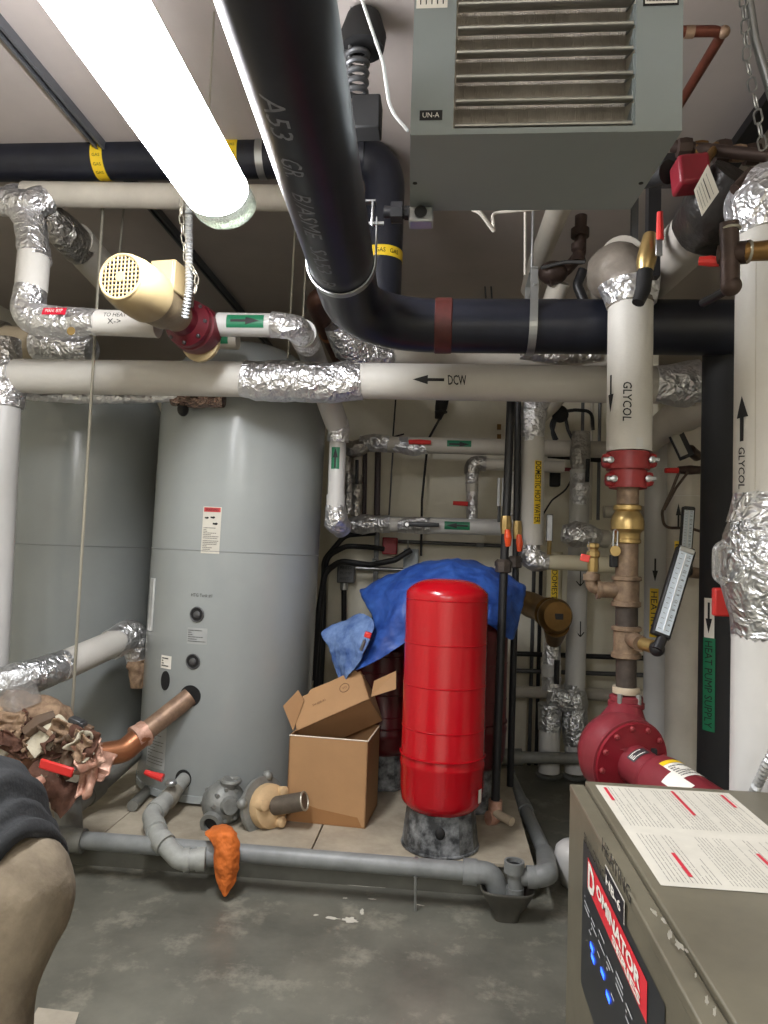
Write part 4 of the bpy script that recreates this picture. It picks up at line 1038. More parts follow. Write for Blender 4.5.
# flaps from the open top
panel('flap', px((371, 697, 3.72), (396, 689, 3.72), (396, 671, 3.76), (374, 681, 3.78)), V((0, .005, 0)))['label'] = 'pale flap sticking out'
panel('flap', px((293, 731, 3.645), (283, 706, 3.66), (298, 690, 3.74), (304, 700, 3.74)), V((0, .005, 0)))
panel('torn_flap', [P[3] + Lx * .10, P[2] - Lx * .02, P[2] - Lx * .03 + F1 * .02, P[3] + Lx * .24 + F1 * .016, P[3] + Lx * .12 + F1 * .02], F2 * .004)
mp = flat_map((P[0] + P[2]) / 2, Lx, -F2)
CINK = M('carton_ink', (104, 76, 52), .8)
lettering(t2b, 'SH-205-92', mp, w=.075, h=.014, mat=CINK, dx=-.055, dy=.012)
rg = MB().torus(mp(.095, .034, .001), F2, .026, .0018, 30, 6); part('printed_mark', rg, CINK, fp)
lettering(t2b, 'VO', mp, w=.026, h=.014, mat=CINK, dx=.095, dy=.034)
part('packing_paper', MB().ball(P[2] + F2 * .05 - Lx * .03, .035, (1.3, 1, .7), jit=.018, jf=30), CARDIN, t2b)

# ================================================================== PUMP PARTS AND ORANGE CLOTH
c_ = at(224, 803, 3.5)
t = thing('pump_casting', 'grey dismantled pump casting lying on the pad by the grey tank', 'pump part', V((c_.x, c_.y, PADZ)))
axp = V((.55, -.75, .12)).normalized(); r0 = pr(20, 3.5)
part('casing', MB().lathe([(r0 * .5, -.09), (r0 * .9, -.075), (r0 * 1.05, -.03), (r0 * 1.05, .02), (r0 * .8, .055), (r0 * .45, .07), (r0 * .38, .10)], c_, axp, 28), CEM, t, smooth=40)
part('outlet', MB().tube([c_ + V((0, 0, .06)), c_ + V((.03, 0, r0 * 1.1))], r0 * .42, 18).torus(c_ + V((.03, 0, r0 * 1.1)), Z, r0 * .42, .012), CEM, t)
part('inlet', MB().lathe([(r0 * .55, 0), (r0 * .55, .03), (r0 * .35, .03), (r0 * .33, .005)], c_ + V((-.02, -.10, -.055)), V((-.1, -.9, -.2)), 20, False), CEM, t)
part('inlet_bore', MB().lathe([(r0 * .34, .012), (r0 * .34, .014)], c_ + V((-.02, -.10, -.055)), V((-.1, -.9, -.2)), 20), BLKDULL, t)
for k in range(9):
    a_ = k * 2 * math.pi / 9; e1_ = axp.orthogonal().normalized(); e2_ = axp.cross(e1_)
    part('rib', MB().tube([c_ + (e1_ * math.cos(a_) + e2_ * math.sin(a_)) * r0 * .98 - axp * .05, c_ + (e1_ * math.cos(a_) + e2_ * math.sin(a_)) * r0 * .72 + axp * .065], .010, 8), CEM, t)
part('gland', MB().tube(px((243, 806, 3.5), (254, 806, 3.5)), pr(12, 3.5), 18), CEM, t)
c2 = at(266, 806, 3.5); ax2 = (at(300, 789, 3.42) - at(254, 811, 3.5)).normalized(); r2 = pr(24, 3.5)
ax2 = V((.80, -.55, .22)).normalized()
t = thing('pump_flange', 'tan pump flange with pipe stub leaning beside the cardboard box', 'pump part', V((c2.x, c2.y, PADZ)))
part('plate', MB().lathe([(r2 * .6, -.03), (r2 * 1.18, -.025), (r2 * 1.18, -.005), (r2 * .8, -.002)], c2, ax2, 30), CEM, t)
for k in range(4):
    a_ = k * math.pi / 2 + .5; e1_ = ax2.orthogonal().normalized(); e2_ = ax2.cross(e1_)
    part('lug', MB().ball(c2 - ax2 * .015 + (e1_ * math.cos(a_) + e2_ * math.sin(a_)) * r2 * 1.18, .026, (1, 1, 1)), CEM, t)
part('hub', MB().lathe([(r2 * .86, -.005), (r2 * .9, .01), (r2 * .86, .045), (r2 * .6, .065), (r2 * .3, .07)], c2, ax2, 30), M('hub_tan', (196, 168, 128), .6, var=.12, vs=14), t)
for k in (0, 1, 2):
    a_ = k * 2.1; e1_ = ax2.orthogonal().normalized(); e2_ = ax2.cross(e1_)
    part('boss', MB().lathe([(.026, 0), (.026, .085), (.016, .09)], c2 + (e1_ * math.cos(a_) + e2_ * math.sin(a_)) * r2 * .66, ax2, 16), MATS['hub_tan'], t)
part('shaft', MB().tube([c2 + ax2 * .05, c2 + ax2 * .05 + V((.16, -.03, .045))], pr(9, 3.45), 20), M('shaft_steel', (104, 96, 86), .5, .5, .25, 16), t)
part('shaft_rim', MB().torus(c2 + ax2 * .05 + V((.16, -.03, .045)), V((.16, -.03, .045)), pr(8.5, 3.45), .005, 24, 8), ROD, t)
rows = [
 [(203, 831, 3.16), (212, 827, 3.24), (222, 824, 3.3), (230, 824, 3.26), (234, 830, 3.2)],
 [(206, 835, 3.08), (213, 833, 3.05), (222, 831, 3.02), (231, 830, 3.04), (236, 834, 3.08)],
 [(211, 842, 3.06), (216, 842, 3.0), (225, 839, 3.03), (232, 840, 3.0), (239, 843, 3.06)],
 [(212, 854, 3.06), (217, 855, 3.02), (224, 852, 2.99), (233, 855, 3.03), (238, 858, 3.06)],
 [(215, 868, 3.05), (219, 868, 3.0), (225, 867, 3.02), (231, 868, 2.99), (238, 869, 3.05)],
 [(218, 880, 3.05), (221, 881, 3.02), (226, 880, 3.0), (231, 880, 3.03), (236, 876, 3.05)],
 [(221, 891, 3.04), (222, 893, 3.03), (225, 896, 3.02), (228, 892, 3.03), (236, 884, 3.05)],
]
o = sheet('orange_cloth', rows, ORGLOVE, 'orange cloth glove hanging over the grey drain pipe', thick=.008, jit=.02, wr=.02, cs=.05); o['category'] = 'glove'
# ================================================================== PIPING ON THE BACK WALL
def gl(t, p, ax_, r, w, h, aw, ah, N=FRONT, rev=False, Y=4.9):
    mp = cyl_map(at(*p), ax_, N, r); patch(t, mp, pr(w, Y), pr(h, Y), GREEN, name='green_label', off=.001); arrow(t, mp, pr(aw, Y), pr(ah, Y), rev=rev, off=.0025)
UY = 4.9; ur = pr(8.2, UY)
t = thing('upper_wall_pipe', 'upper white insulated pipe along the back wall with red handled valve', 'pipe', at(480, 446, UY))
part('jacket', MB().tube(px((388, 444.5, UY), (620, 450, UY)), ur, 24), DULLW, t)
foil(t, px((360, 443, UY), (372, 443, UY), (388, 444, UY), (408, 446, UY)), [ur * .9, ur * 1.15, ur * .95, ur * 1.1], FOIL)
foil(t, px((345, 446, UY), (354, 450, UY), (368, 444, UY)), [ur * .8, ur * 1.1, ur * .9], FOILD)
foil(t, px((404, 446, UY), (416, 447, UY), (428, 446, UY)), [ur * .95, ur * 1.15, ur * .9], FOIL)
part('red_handle', MB().tube(px((409, 442, UY - .07), (420, 442, UY - .08), (431, 442.5, UY - .08)), [.016, .018, .015], 10), REDL, t)
gl(t, (459, 445.5, UY), X, ur, 24, 8, 20, 5, rev=False)
t = thing('lower_wall_pipe', 'white pipe over the blue tarp with foil joint and green arrow label', 'pipe', at(440, 525, UY))
part('jacket', MB().tube(px((430, 525.5, UY), (504, 527.5, UY)), ur, 24), PVCW, t)
foil(t, px((349, 525, UY), (362, 524, UY), (376, 524, UY), (390, 524, UY)), [ur * .9, ur * 1.25, ur, ur * 1.15], FOIL)
part('jacket', MB().tube(px((384, 524, UY), (402, 524.7, UY)), ur * .95, 22), WHITE, t)
foil(t, px((398, 525, UY), (412, 525, UY), (434, 526, UY)), [ur * .95, ur * 1.05, ur * .95], FOIL)
part('valve_stem', MB().lathe([(.022, 0), (.022, .02), (.014, .03)], at(407, 524.5, UY - .07), FRONT, 8), STEEL, t, smooth=20)
part('grey_handle', MB().tube(px((409, 524, UY - .09), (424, 524.5, UY - .1), (439, 525, UY - .09)), [.016, .020, .014], 10), STEELD, t)
gl(t, (457, 526, UY), X, ur, 25, 8, 21, 5, rev=True)
# small foil columns joining the two
t = thing('foil_column', 'foil covered upright joining the two wall pipes near the grey tank', 'pipe', at(357, 490, UY))
foil(t, px((357, 475, UY), (357, 490, UY), (356, 516, UY)), pr(5.6, UY), FOILD)
foil(t, px((347, 458, UY), (349, 480, UY), (349, 514, UY)), pr(4.5, UY), FOILD)
part('black_lever', MB().tube(px((357, 460, UY - .06), (357, 484, UY - .07)), .012, 10), BLACKP, t)
part('jacket', MB().tube(px((357, 448, UY + .02), (357, 476, UY + .01)), pr(4.8, UY), 18), DULLW, t)
for xx in (365, 378):
    a, b = at(xx, 452, 5.0), at(xx - 1, 516, 5.0)
    tag(part('thin_pipe', MB().tube([a, b], .017 if xx == 365 else .022, 12), M('purple_brown', (66, 56, 58), .6) if 'purple_brown' not in MATS else MATS['purple_brown']), 'thin dark upright pipe between the wall pipes, ' + ('beside the foil column' if xx == 365 else 'second from the foil column'), 'pipe')
a = at(393, 449, 5.05)
tag(part('hanger_rod', MB().tube([a, at(389, 516, 5.05)], .006, 8).box(a + Z * .0, (.03, .02, .05)), STEELD), 'thin rod with dark clip between the two wall pipes', 'rod')
a = at(396, 396, 5.2)
tag(part('hanger_rod', MB().tube([a, at(393, 436, 5.2)], .006, 8).tube(px((393, 437, 5.2), (404, 434, 5.2)), .006, 8), BLKDULL), 'bent dark rod ending just above the upper wall pipe', 'rod')
# short upright with red handle
t = thing('short_riser_pipe', 'short foil riser with red lever standing on the white wall pipe', 'pipe', at(472, 490, UY))
foil(t, px((472, 470, UY), (472, 484, UY)), pr(6.5, UY), FOIL)
part('jacket', MB().tube(px((472, 478, UY), (472, 492, UY)), pr(6.3, UY), 20), WHITE, t)
foil(t, px((472, 490, UY), (472, 505, UY), (472, 519, UY)), pr(5.6, UY), FOIL)
foil(t, px((472, 474, UY), (472, 463, UY), (486, 464, UY)), pr(7.5, UY), FOILD, bend=.05)
part('jacket', MB().tube(px((480, 464, UY), (564, 467, UY)), pr(6, UY), 20), DULLW, t)
part('red_handle', MB().tube(px((453, 503, UY - .06), (468, 504, UY - .06)), [.014, .017], 10), REDL, t)
# wall conduits, cables, boxes
WYc = 5.34
BW = BLKDULL
def cable(pts, r, label, m_=RUBBER, b=.12): return tag(part('black_cable', MB().tube(fillet(pts, b, 8), r, 10), m_), label, 'cable')
cable(px((320, 700, 5.1), (323, 640, 5.15), (324, 560, 5.2), (345, 535, 5.2), (375, 533, 5.3)), .020, 'uppermost thick black cable looping beside the grey tank')
cable(px((316, 690, 5.05), (321, 600, 5.1), (327, 556, 5.15), (346, 546, 5.2), (368, 547, 5.25), (384, 549, 5.3)), .020, 'thick black cable looping to the small red box')
cable(px((313, 680, 5.0), (319, 610, 4.97), (325, 572, 5.02), (340, 561, 5.07), (370, 565, 5.12), (395, 560, 5.15), (411, 550, 5.18)), .022, 'thick black cable swinging over the grey switch box')
cable(px((441, 398, 5.25), (440, 418, 5.25), (428, 440, 5.25), (422, 500, 5.25), (421, 556, 5.25)), .009, 'thin black cable hanging down the back wall behind the wall pipes')
t = thing('cable_gland', 'black cable gland hanging under the DCW pipe', 'fitting', at(441, 405, 5.2))
part('body', MB().tube(px((443, 396, 5.2), (441, 408, 5.2), (438, 419, 5.2)), [.05, .045, .025], 14), BLKDULL, t)
part('nut', MB().torus(at(441, 412, 5.2), Z, .04, .008), BLACKP, t)
t = thing('switch_box', 'grey electrical box with scribbled writing on the wall beside the tank', 'electrical box', at(346, 573, 5.3))
c_ = at(346.5, 573, 5.33); part('box', MB().box(c_, (pr(18, 5.3), .07, pr(20, 5.3))), STEELD, t, bevel=.008)
mp = flat_map(c_ - Yv * .036, X, FRONT)
for i_, s in enumerate(('FEED', 'PUMP', 'HWT-1')): lettering(t, s, mp, w=.085, h=.022, dy=.042 - .042 * i_, shear=.2)
part('connector', MB().tube(px((344, 582, 5.33), (344, 590, 5.33)), .03, 14), STEEL, t)
part('conduit', MB().tube(px((344, 588, 5.33), (344, 650, 5.33)), .020, 14), RUBBER, t)
part('conduit', MB().tube(px((355, 568, 5.34), (412, 570, 5.34)), .016, 14), STEEL, t)
t = thing('fire_alarm_box', 'small square red box on the back wall under the foil joint', 'electrical box', at(390, 546, 5.32))
part('box', MB().box(at(390, 546, 5.33), (pr(15, 5.3), .08, pr(17, 5.3))), M('red_box', (150, 26, 40), .45, var=.08), t, bevel=.008)
part('conduit', MB().tube(px((398, 541.5, 5.35), (506, 546, 5.35)), .014, 12), STEELD, t)
part('strap', MB().box(at(480, 545, 5.345), (.05, .02, .03)), STEELD, t)
t = thing('outlet_box', 'pale grey box on the back wall just above the tarp', 'electrical box', at(411, 558, 5.33))
part('box', MB().box(at(411, 560, 5.33), (pr(15, 5.3), .07, pr(22, 5.3))), M('pale_box', (158, 166, 170), .45), t, bevel=.006)
part('cover', MB().box(at(411, 560, 5.29), (pr(12, 5.3), .006, pr(18, 5.3))), MATS['pale_box'], t, bevel=.003)
t = thing('wall_channel', 'upright dark metal channel on the wall holding conduit clamps', 'channel', at(375, 570, 5.37))
part('channel', MB().box(at(375.5, 580, 5.37), (.035, .03, 1.0)), STEELD, t)
part('clamp', MB().lathe([(.03, -.01), (.03, .01)], at(374, 562, 5.31), X, 16), STEEL, t)
tag(part('pull_chain_eye', MB().torus(at(408, 556, 5.2), Yv, .018, .004).tube(px((408, 540, 5.2), (408, 553, 5.2)), .004, 8), STEEL), 'small steel eye on the wall above the pale grey box', 'hook')

# ---- black upright gas pipes with orange levers
def upright(name, label, pts, r, Yo, ly, uy, xo):
    t = thing(name, label, 'pipe', at(*pts[-1]), 'black upright pipes with orange levers')
    part('pipe', MB().tube(px(*pts), r, 16), BLACKP, t)
    c_ = at(xo, ly - 12, Yo)
    part('valve_body', MB().tube(px((xo, ly - 22, Yo), (xo, ly - 14, Yo), (xo, ly - 4, Yo)), [r * 1.15, r * 1.4, r * 1.2], 8), BRASS, t, smooth=20)
    hd = part('orange_lever', MB().tube(px((xo + 1.5, ly - 8, Yo - .05), (xo + 2, ly, Yo - .06), (xo + 2, ly + 8, Yo - .05)), [.014, .02, .014], 12), ORANGE, t)
    part('union', MB().lathe([(r * 1.5, -.035), (r * 1.9, -.03), (r * 1.9, .0), (r * 2.1, .0), (r * 2.1, .02), (r * 1.5, .035)], at(xo - 2.5, uy, Yo), Z, 8), IRONDK, t, smooth=20)
    return t
b1 = upright('gas_drop_pipe', 'black upright pipe with orange lever passing in front of the blue tarp', [(511, 398, 3.72), (507, 500, 3.72), (503, 590, 3.72), (495, 810, 3.72)], pr(4.2, 3.72), 3.72, 538, 566, 506)
part('elbow', MB().tube(fillet(px((495.5, 800, 3.72), (495, 818, 3.72), (488, 818, 3.7)), .03), .035, 14), COPPINK, b1)
part('nipple', MB().tube(px((496, 813, 3.7), (512, 822, 3.62)), .022, 12), M('fitting_cream', (186, 172, 150), .5, .2), b1)
part('collar', MB().lathe([(.028, 0), (.034, .01), (.028, .025)], at(495, 808, 3.72), Z, 16), MATS['fitting_cream'], b1)
upright('gas_drop_pipe', 'second black upright pipe, dropping behind the tarp next to the hot water pipe', [(518, 398, 4.14), (517, 500, 4.16), (515, 600, 4.2), (510, 786, 4.2)], pr(3.4, 4.16), 4.15, 543, 562, 517.5)
t = thing('white_thermometer', 'pair of slim white gauge tubes beside the black upright pipe', 'thermometer', at(500, 490, 4.5))
for xx in (498.5, 503): part('tube', MB().box(at(xx, 492, 4.5), (pr(2.6, 4.5), .02, pr(28, 4.5))), M('gauge_white', (214, 218, 222), .3) if 'gauge_white' not in MATS else MATS['gauge_white'], t, bevel=.002)
part('bulb', MB().tube(px((499, 506, 4.5), (499, 522, 4.52)), .010, 8), STEELD, t)
t = thing('foil_riser', 'foil wrapped slim riser behind the two black upright pipes', 'pipe', at(512, 490, 4.7))
foil(t, px((513, 472, 4.7), (512, 490, 4.7), (511, 530, 4.7)), pr(4, 4.7), FOIL)
part('jacket', MB().tube(px((511, 525, 4.75), (509, 575, 4.75)), pr(5, 4.7), 16), WHITE, t)

# ---- domestic hot water
HY_ = 4.2; hr = pr(11.8, HY_)
t = thing('hot_water_pipe', 'upright white pipe lettered DOMESTIC HOT WATER with foil ends', 'pipe', at(532, 545, HY_))
part('jacket', MB().tube(px((532.5, 438, HY_), (531, 545, HY_)), hr, 28), WHITE, t)
foil(t, px((532, 442, HY_), (532, 425, HY_), (534, 408, HY_), (540, 398, HY_)), [hr * .95, hr * 1.05, hr * 1.15, hr * 1.0], FOIL)
part('jacket', MB().tube(fillet(px((537, 412, HY_ + .05), (548, 402, HY_ + .05), (572, 372, HY_ + .1)), .08), hr * 1.1, 24), DULLW, t)
mp = cyl_map(at(536.5, 493, HY_), -Z, V((.38, -1, 0)), hr)
mp = cyl_map(at(531.7, 493, HY_), -Z, V((.42, -1, 0)), hr)
patch(t, mp, pr(62, HY_), pr(7.5, HY_), YELLOW, name='yellow_label', off=.001)
lettering(t, 'DOMESTIC HOT WATER', mp, w=pr(60, HY_), h=pr(6, HY_), bold=.01)
foil(t, px((530, 543, HY_), (530, 560, HY_), (548, 562, HY_)), [hr * .78, hr * 1.0, hr * .72], FOIL, bend=.06)
part('jacket', MB().tube(px((545, 561.5, HY_), (615, 565, HY_)), pr(7.6, HY_), 24), M('canvas_cream', (206, 198, 172), .6, var=.06), t)
t = thing('stick_thermometer', 'small white stick thermometer upright on the cream pipe', 'thermometer', at(549, 550, 4.12))
part('case', MB().box(at(549.5, 528, 4.14), (pr(4.6, 4.14), .025, pr(25, 4.14))), MATS['gauge_white'], t, bevel=.002)
part('backing', MB().box(at(549.5, 528, 4.16), (pr(6, 4.14), .015, pr(27, 4.14))), STEELD, t)
part('stem', MB().tube(px((549.5, 540, 4.14), (549, 554, 4.16)), .013, 10), BRASS, t)
# ---- white uprights to the floor
VY = 4.85
t = thing('arrow_marked_pipe', 'upright white pipe with hand drawn down arrows and twin foil foot', 'pipe', at(576, 770, VY))
vr2 = pr(9.6, VY)
part('jacket', MB().tube(px((580, 470, VY), (575, 690, VY)), vr2, 26), PVCW, t)
foil(t, px((581, 432, VY), (580, 455, VY), (580, 475, VY)), [vr2 * .9, vr2 * 1.05, vr2 * .85], FOILD)
foil(t, px((580, 474, VY - .02), (580, 492, VY - .02), (579, 505, VY - .02)), [vr2 * .8, vr2 * 1.03, vr2 * .8], FOIL)
part('black_lever', MB().tube(px((588, 459, VY - .1), (587, 482, VY - .1)), .014, 10), BLACKP, t)
for yy in (578, 628):
    mp = cyl_map(at(578, yy, VY), -Z, V((.05, -1, 0)), vr2)
    ln_ = MB(); w_ = pr(1.0, VY)
    for (x0_, y0_, x1_, y1_) in ((-.05, 0, .05, 0), (.05, 0, .02, .025), (.05, 0, .02, -.025)):
        d_ = V((x1_ - x0_, y1_ - y0_)); nn_ = V((-d_.y, d_.x)).normalized() * w_ / 2
        ln_.add([mp(x0_ + nn_.x, y0_ + nn_.y, .002), mp(x1_ + nn_.x, y1_ + nn_.y, .002), mp(x1_ - nn_.x, y1_ - nn_.y, .002), mp(x0_ - nn_.x, y0_ - nn_.y, .002)], [(0, 1, 2, 3)])
    part('drawn_arrow', ln_, INK, t, smooth=0, fixn=False)
foil(t, px((574, 684, VY), (574, 700, VY), (575, 718, VY)), [vr2, vr2 * 1.35, vr2 * 1.1], TAPE, name='foil_tee', amp=.14)
foil(t, px((550, 694, VY), (562, 698, VY), (576, 700, VY)), [vr2 * 1.2, vr2 * 1.3, vr2 * 1.2], TAPE, name='foil_tee', amp=.14)
foil(t, px((575, 710, VY), (575, 728, VY), (576, 744, VY)), [vr2 * 1.2, vr2 * 1.35, vr2 * 1.25], TAPE, name='foil_wrap', amp=.05)
part('jacket', MB().tube(px((576, 738, VY), (576, 772, VY)), vr2 * 1.12, 24), PVCW, t)
part('foot_ring', MB().torus(onz(575, 775, .03), Z, .07, .022, 24, 8), CEM, t)
t = thing('domestic_marked_pipe', 'upright white pipe labelled DOMESTIC behind the big brass valve', 'pipe', at(552, 770, VY))
part('jacket', MB().tube(px((555, 552, VY + .08), (554, 606, VY + .08)), pr(7.6, VY), 24), M('canvas_ivory', (204, 194, 164), .6, var=.06), t)
mp = cyl_map(at(554, 588, VY + .08), -Z, V((-.1, -1, 0)), pr(7.6, VY))
patch(t, mp, pr(40, VY), pr(7, VY), YELLOW, name='yellow_label', off=.001); lettering(t, 'DOMESTIC', mp, w=pr(36, VY), h=pr(5, VY))
foil(t, px((553, 630, VY), (552, 650, VY), (551, 690, VY)), [vr2 * .75, vr2 * .95, vr2 * .95], FOIL)
part('jacket', MB().tube(px((551, 664, VY - .03), (551, 676, VY - .03)), vr2 * .98, 22), PVCW, t)
part('black_lever', MB().tube(px((557, 660, VY - .12), (556.5, 684, VY - .12)), .018, 10), BLACKP, t)
foil(t, px((550, 704, VY), (549.5, 716, VY), (549.5, 730, VY)), [vr2 * 1.2, vr2 * 1.15, vr2 * 1.12], TAPE, amp=.05)
part('jacket', MB().tube(px((549.5, 726, VY), (549, 772, VY)), vr2 * 1.05, 24), PVCW, t)
part('foot_ring', MB().torus(onz(549, 774, .03), Z, .07, .022, 24, 8), CEM, t)
# big brass valve
t = thing('brass_valve', 'large brass valve with square socket beside the blue tarp', 'valve', at(545, 612, 4.45))
va, vb = at(520, 600, 4.75), at(556, 616, 4.35); vd = (vb - va).normalized()
part('body', MB().tube([va, va + (vb - va) * .35, va + (vb - va) * .6, va + (vb - va) * .8], [pr(11, 4.5), pr(13, 4.5), pr(12, 4.5), pr(15, 4.5)], 24), BRONZE, t)
cap = part('end_cap', MB().lathe([(pr(15.5, 4.4), -.06), (pr(17, 4.4), -.03), (pr(17, 4.4), .0), (pr(14, 4.4), .03), (pr(7, 4.4), .035)], vb, V((.25, -1, .05)), 28), BRONZE, t)
part('square_socket', MB().box(vb + V((.012, -.036, .0)), (.05, .006, .035)), BLKDULL, cap)
part('tail', MB().tube(px((556, 625, 4.4), (554, 640, 4.6)), [pr(13, 4.4), pr(8, 4.5)], 20), BRONZE, t)
# foil ball pipe and drain valve with tag
t = thing('foil_ball_pipe', 'foil wrapped pipe end with rounded bulge just behind the brass padlock', 'pipe', at(580, 534, 4.3))
foil(t, px((562, 533, 4.3), (570, 534, 4.3), (584, 535, 4.3), (596, 537, 4.35)), [pr(8, 4.3), pr(13, 4.3), pr(12, 4.3), pr(9, 4.3)], FOIL)
part('jacket', MB().tube(px((592, 537, 4.35), (606, 539, 4.4)), pr(9, 4.3), 20), DULLW, t)
part('jacket', MB().tube(px((604, 512, 4.6), (645, 512, 4.6)), pr(6, 4.6), 18), DULLW, t)
# thin horizontal pipes low on the wall
for yy, r_2, m_, s in ((655, .018, BLACKP, 'black'), (672, .016, STEELD, 'dull grey'), (693, .042, DULLW, 'white')):
    tag(part('wall_pipe', MB().tube(px((512, yy - 1.5, 5.2), (700, yy + 5, 5.2)), r_2, 14), m_), s + ' pipe low on the back wall ' + {'black': 'above two paler ones', 'dull grey': 'between a black one and a white one', 'white': 'just above the red pump'}[s], 'pipe')
for xx, m_ in ((534, STEELD), (541, BLACKP)):
    tag(part('thin_upright', MB().tube(px((xx, 570, 5.25), (xx - 5, 765, 5.25)), .014, 10), m_), 'thin ' + ('grey' if xx == 534 else 'black') + ' upright conduit on the wall under the hot water elbow', 'conduit')
for i_, xx in enumerate((583, 592, 600)):
    tag(part('thin_upright', MB().tube(px((xx, 396, 5.2), (xx - 2, 520, 5.2)), .012, 10), STEELD if i_ != 1 else DULLW), ('thin dark upright conduit behind the foil topped arrow pipe', 'thin pale upright conduit beside the glycol pipe', 'thin dark upright conduit half behind the glycol pipe')[i_], 'conduit')
t = thing('wall_gauge', 'black gauge switch with red stem and wire on the wall', 'gauge', at(555, 476, 5.1))
part('body', MB().box(at(555, 476, 5.1), (pr(10, 5.1), .06, pr(21, 5.1))), BLKDULL, t, bevel=.01)
part('stem', MB().tube(px((559, 469, 5.1), (576, 470, 5.05)), .014, 10), M('stem_red', (120, 30, 36), .5), t)
part('wire', MB().tube(fillet(px((572, 478, 5.1), (566, 490, 5.15), (552, 500, 5.15), (542, 516, 5.15)), .1), .006, 8), RUBBER, t)
t = thing('black_wire_bundle', 'tangle of black wires and connectors under the DCW pipe', 'cable', at(560, 415, 5.0))
part('junction', MB().ball(at(560, 414, 5.0), pr(8, 5), (1, .7, 1.1), jit=.01), BLKDULL, t)
for l in ([(560, 412), (575, 410), (592, 411), (593, 430)], [(556, 415), (550, 425), (557, 440)], [(565, 416), (568, 430), (573, 440)], [(556, 418), (552, 432), (555, 442)]):
    part('wire', MB().tube(fillet([at(*q, 5.0) for q in l], .08), .012, 8), RUBBER, t)
tag(part('dark_conduit', MB().tube(px((548, 455, 5.1), (606, 460, 5.1)), .022, 12), BLKDULL), 'dark pipe crossing between the hot water pipe and the arrow pipe', 'pipe')
for i_, yy in enumerate((427, 437)):
    tag(part('wall_clip', MB().box(at(499, yy, 5.36), (.03, .02, .04)), BRONZE), ('upper' if i_ == 0 else 'lower') + ' of two small brown clips on the wall by the black upright pipe', 'clip')
# ================================================================== GLYCOL RISER
RY = 2.72; RR = pr(21.5, RY)
def rx(x, y): return at(x, y, RY)
t = thing('glycol_pipe', 'white insulated pipe lettered GLYCOL ending in red couplings', 'pipe', rx(629, 450))
part('jacket', MB().tube([rx(630.5, 300), rx(629, 452)], RR, 36), WHITE, t)
foil(t, [rx(630.5, 306), rx(629, 288), at(622, 272, RY + .04), at(610, 272, RY + .22)], [RR * 1.04, RR * 1.22, RR * 1.38, RR * 1.2], M('elbow_canvas', (118, 110, 100), .5, .2, .2, 8, bump=.5, bs=18), bend=.08, amp=.11, name='elbow_jacket')
foil(t, [rx(631, 305), rx(630.5, 295), rx(629, 283)], [RR * 1.1, RR * 1.22, RR * 1.34], FOIL)
part('jacket', MB().tube([at(622, 258, RY + .12), at(600, 300, 4.2)], RR * 1.05, 26), DULLW, t)
mp = cyl_map(rx(629.5, 400), -Z, V((-.92, -.40, 0)), RR); arrow(t, mp, pr(37, RY), pr(8, RY), dx=pr(-4, RY))
mp = cyl_map(rx(629.5, 406), -Z, V((-.33, -.94, 0)), RR); lettering(t, 'GLYCOL', mp, w=pr(38, RY), h=pr(8, RY), shear=.1, bold=.012)
mp = cyl_map(rx(629, 446), Z, V((.22, -1, 0)), RR); patch(t, mp, pr(10, RY), pr(7, RY), PVCW, name='tape_strip', off=.0015)
def coupling(yc, hw, r, label):
    o = part('coupling', MB().lathe([(r * .8, -pr(7, RY)), (r * .98, -pr(8.5, RY)), (r * 1.0, -pr(4, RY)), (r * .97, 0), (r * 1.0, pr(4, RY)), (r * .98, pr(8.5, RY)), (r * .8, pr(7, RY))], rx(628, yc), Z, 36), REDV, t, smooth=40, label=label)
    for s in (-1, 1):
        c_ = rx(628 + s * hw * .86, yc) + V((0, -.015, 0))
        part('lug', MB().box(c_, (pr(11, RY), .05, pr(14, RY))), REDV, o, bevel=.014)
        part('bolt_head', MB().lathe([(.013, 0), (.013, .012), (.007, .014)], c_ + V((-.004 * s, -.028, .0)), FRONT, 8), STEEL, o, smooth=20)
        part('bolt', MB().tube([c_ + V((0, -.03, 0)), c_ + V((s * .004, .08, 0))], .007, 8), STEEL, o)
        part('nut', MB().box(c_ + V((s * .012, -.03, 0)), (.022, .02, .018)), STEEL, o, bevel=.004)
coupling(461.5, 25, pr(21, RY), 'upper red grooved coupling'); coupling(480, 21, pr(18, RY), 'lower red grooved coupling')
part('reducer', MB().tube([rx(628, 467), rx(628, 476)], pr(16, RY), 24), REDV, t)
part('brown_pipe', MB().tube([rx(628, 486), rx(627.5, 508)], pr(10.5, RY), 24), BRNPIPE, t)
bu = part('brass_union', MB().lathe([(pr(r, RY), -pr(y, RY)) for r, y in ((12, 0), (13.5, 1), (13.5, 5), (11.5, 6), (14.5, 11), (16, 16), (16, 24), (13, 27), (12.5, 28), (12.5, 33), (13.2, 34), (13.2, 37), (11.5, 38))], rx(627.5, 505), Z, 16), BRASS, t, smooth=30)
part('brown_pipe', MB().tube([rx(627, 541), rx(626.7, 578)], pr(10.7, RY), 24), BRNPIPE, t)
def tee(y0, y1, name):
    o = part(name, MB().lathe([(pr(r, RY), -pr(y, RY)) for r, y in ((13, 0), (14.2, 1), (14.2, 4), (12.2, 5), (12.2, y1 - y0 - 5), (14, y1 - y0 - 4), (14, y1 - y0), (12, y1 - y0 + 1))], rx(626.5, y0), Z, 24), BRNPIPE, t, smooth=30); return o
t1_ = tee(576, 605, 'tee_fitting'); part('branch', MB().lathe([(pr(8, RY), 0), (pr(8, RY), .06), (pr(9.5, RY), .062), (pr(9.5, RY), .075)], rx(617, 590), -X, 18), BRNPIPE, t1_)
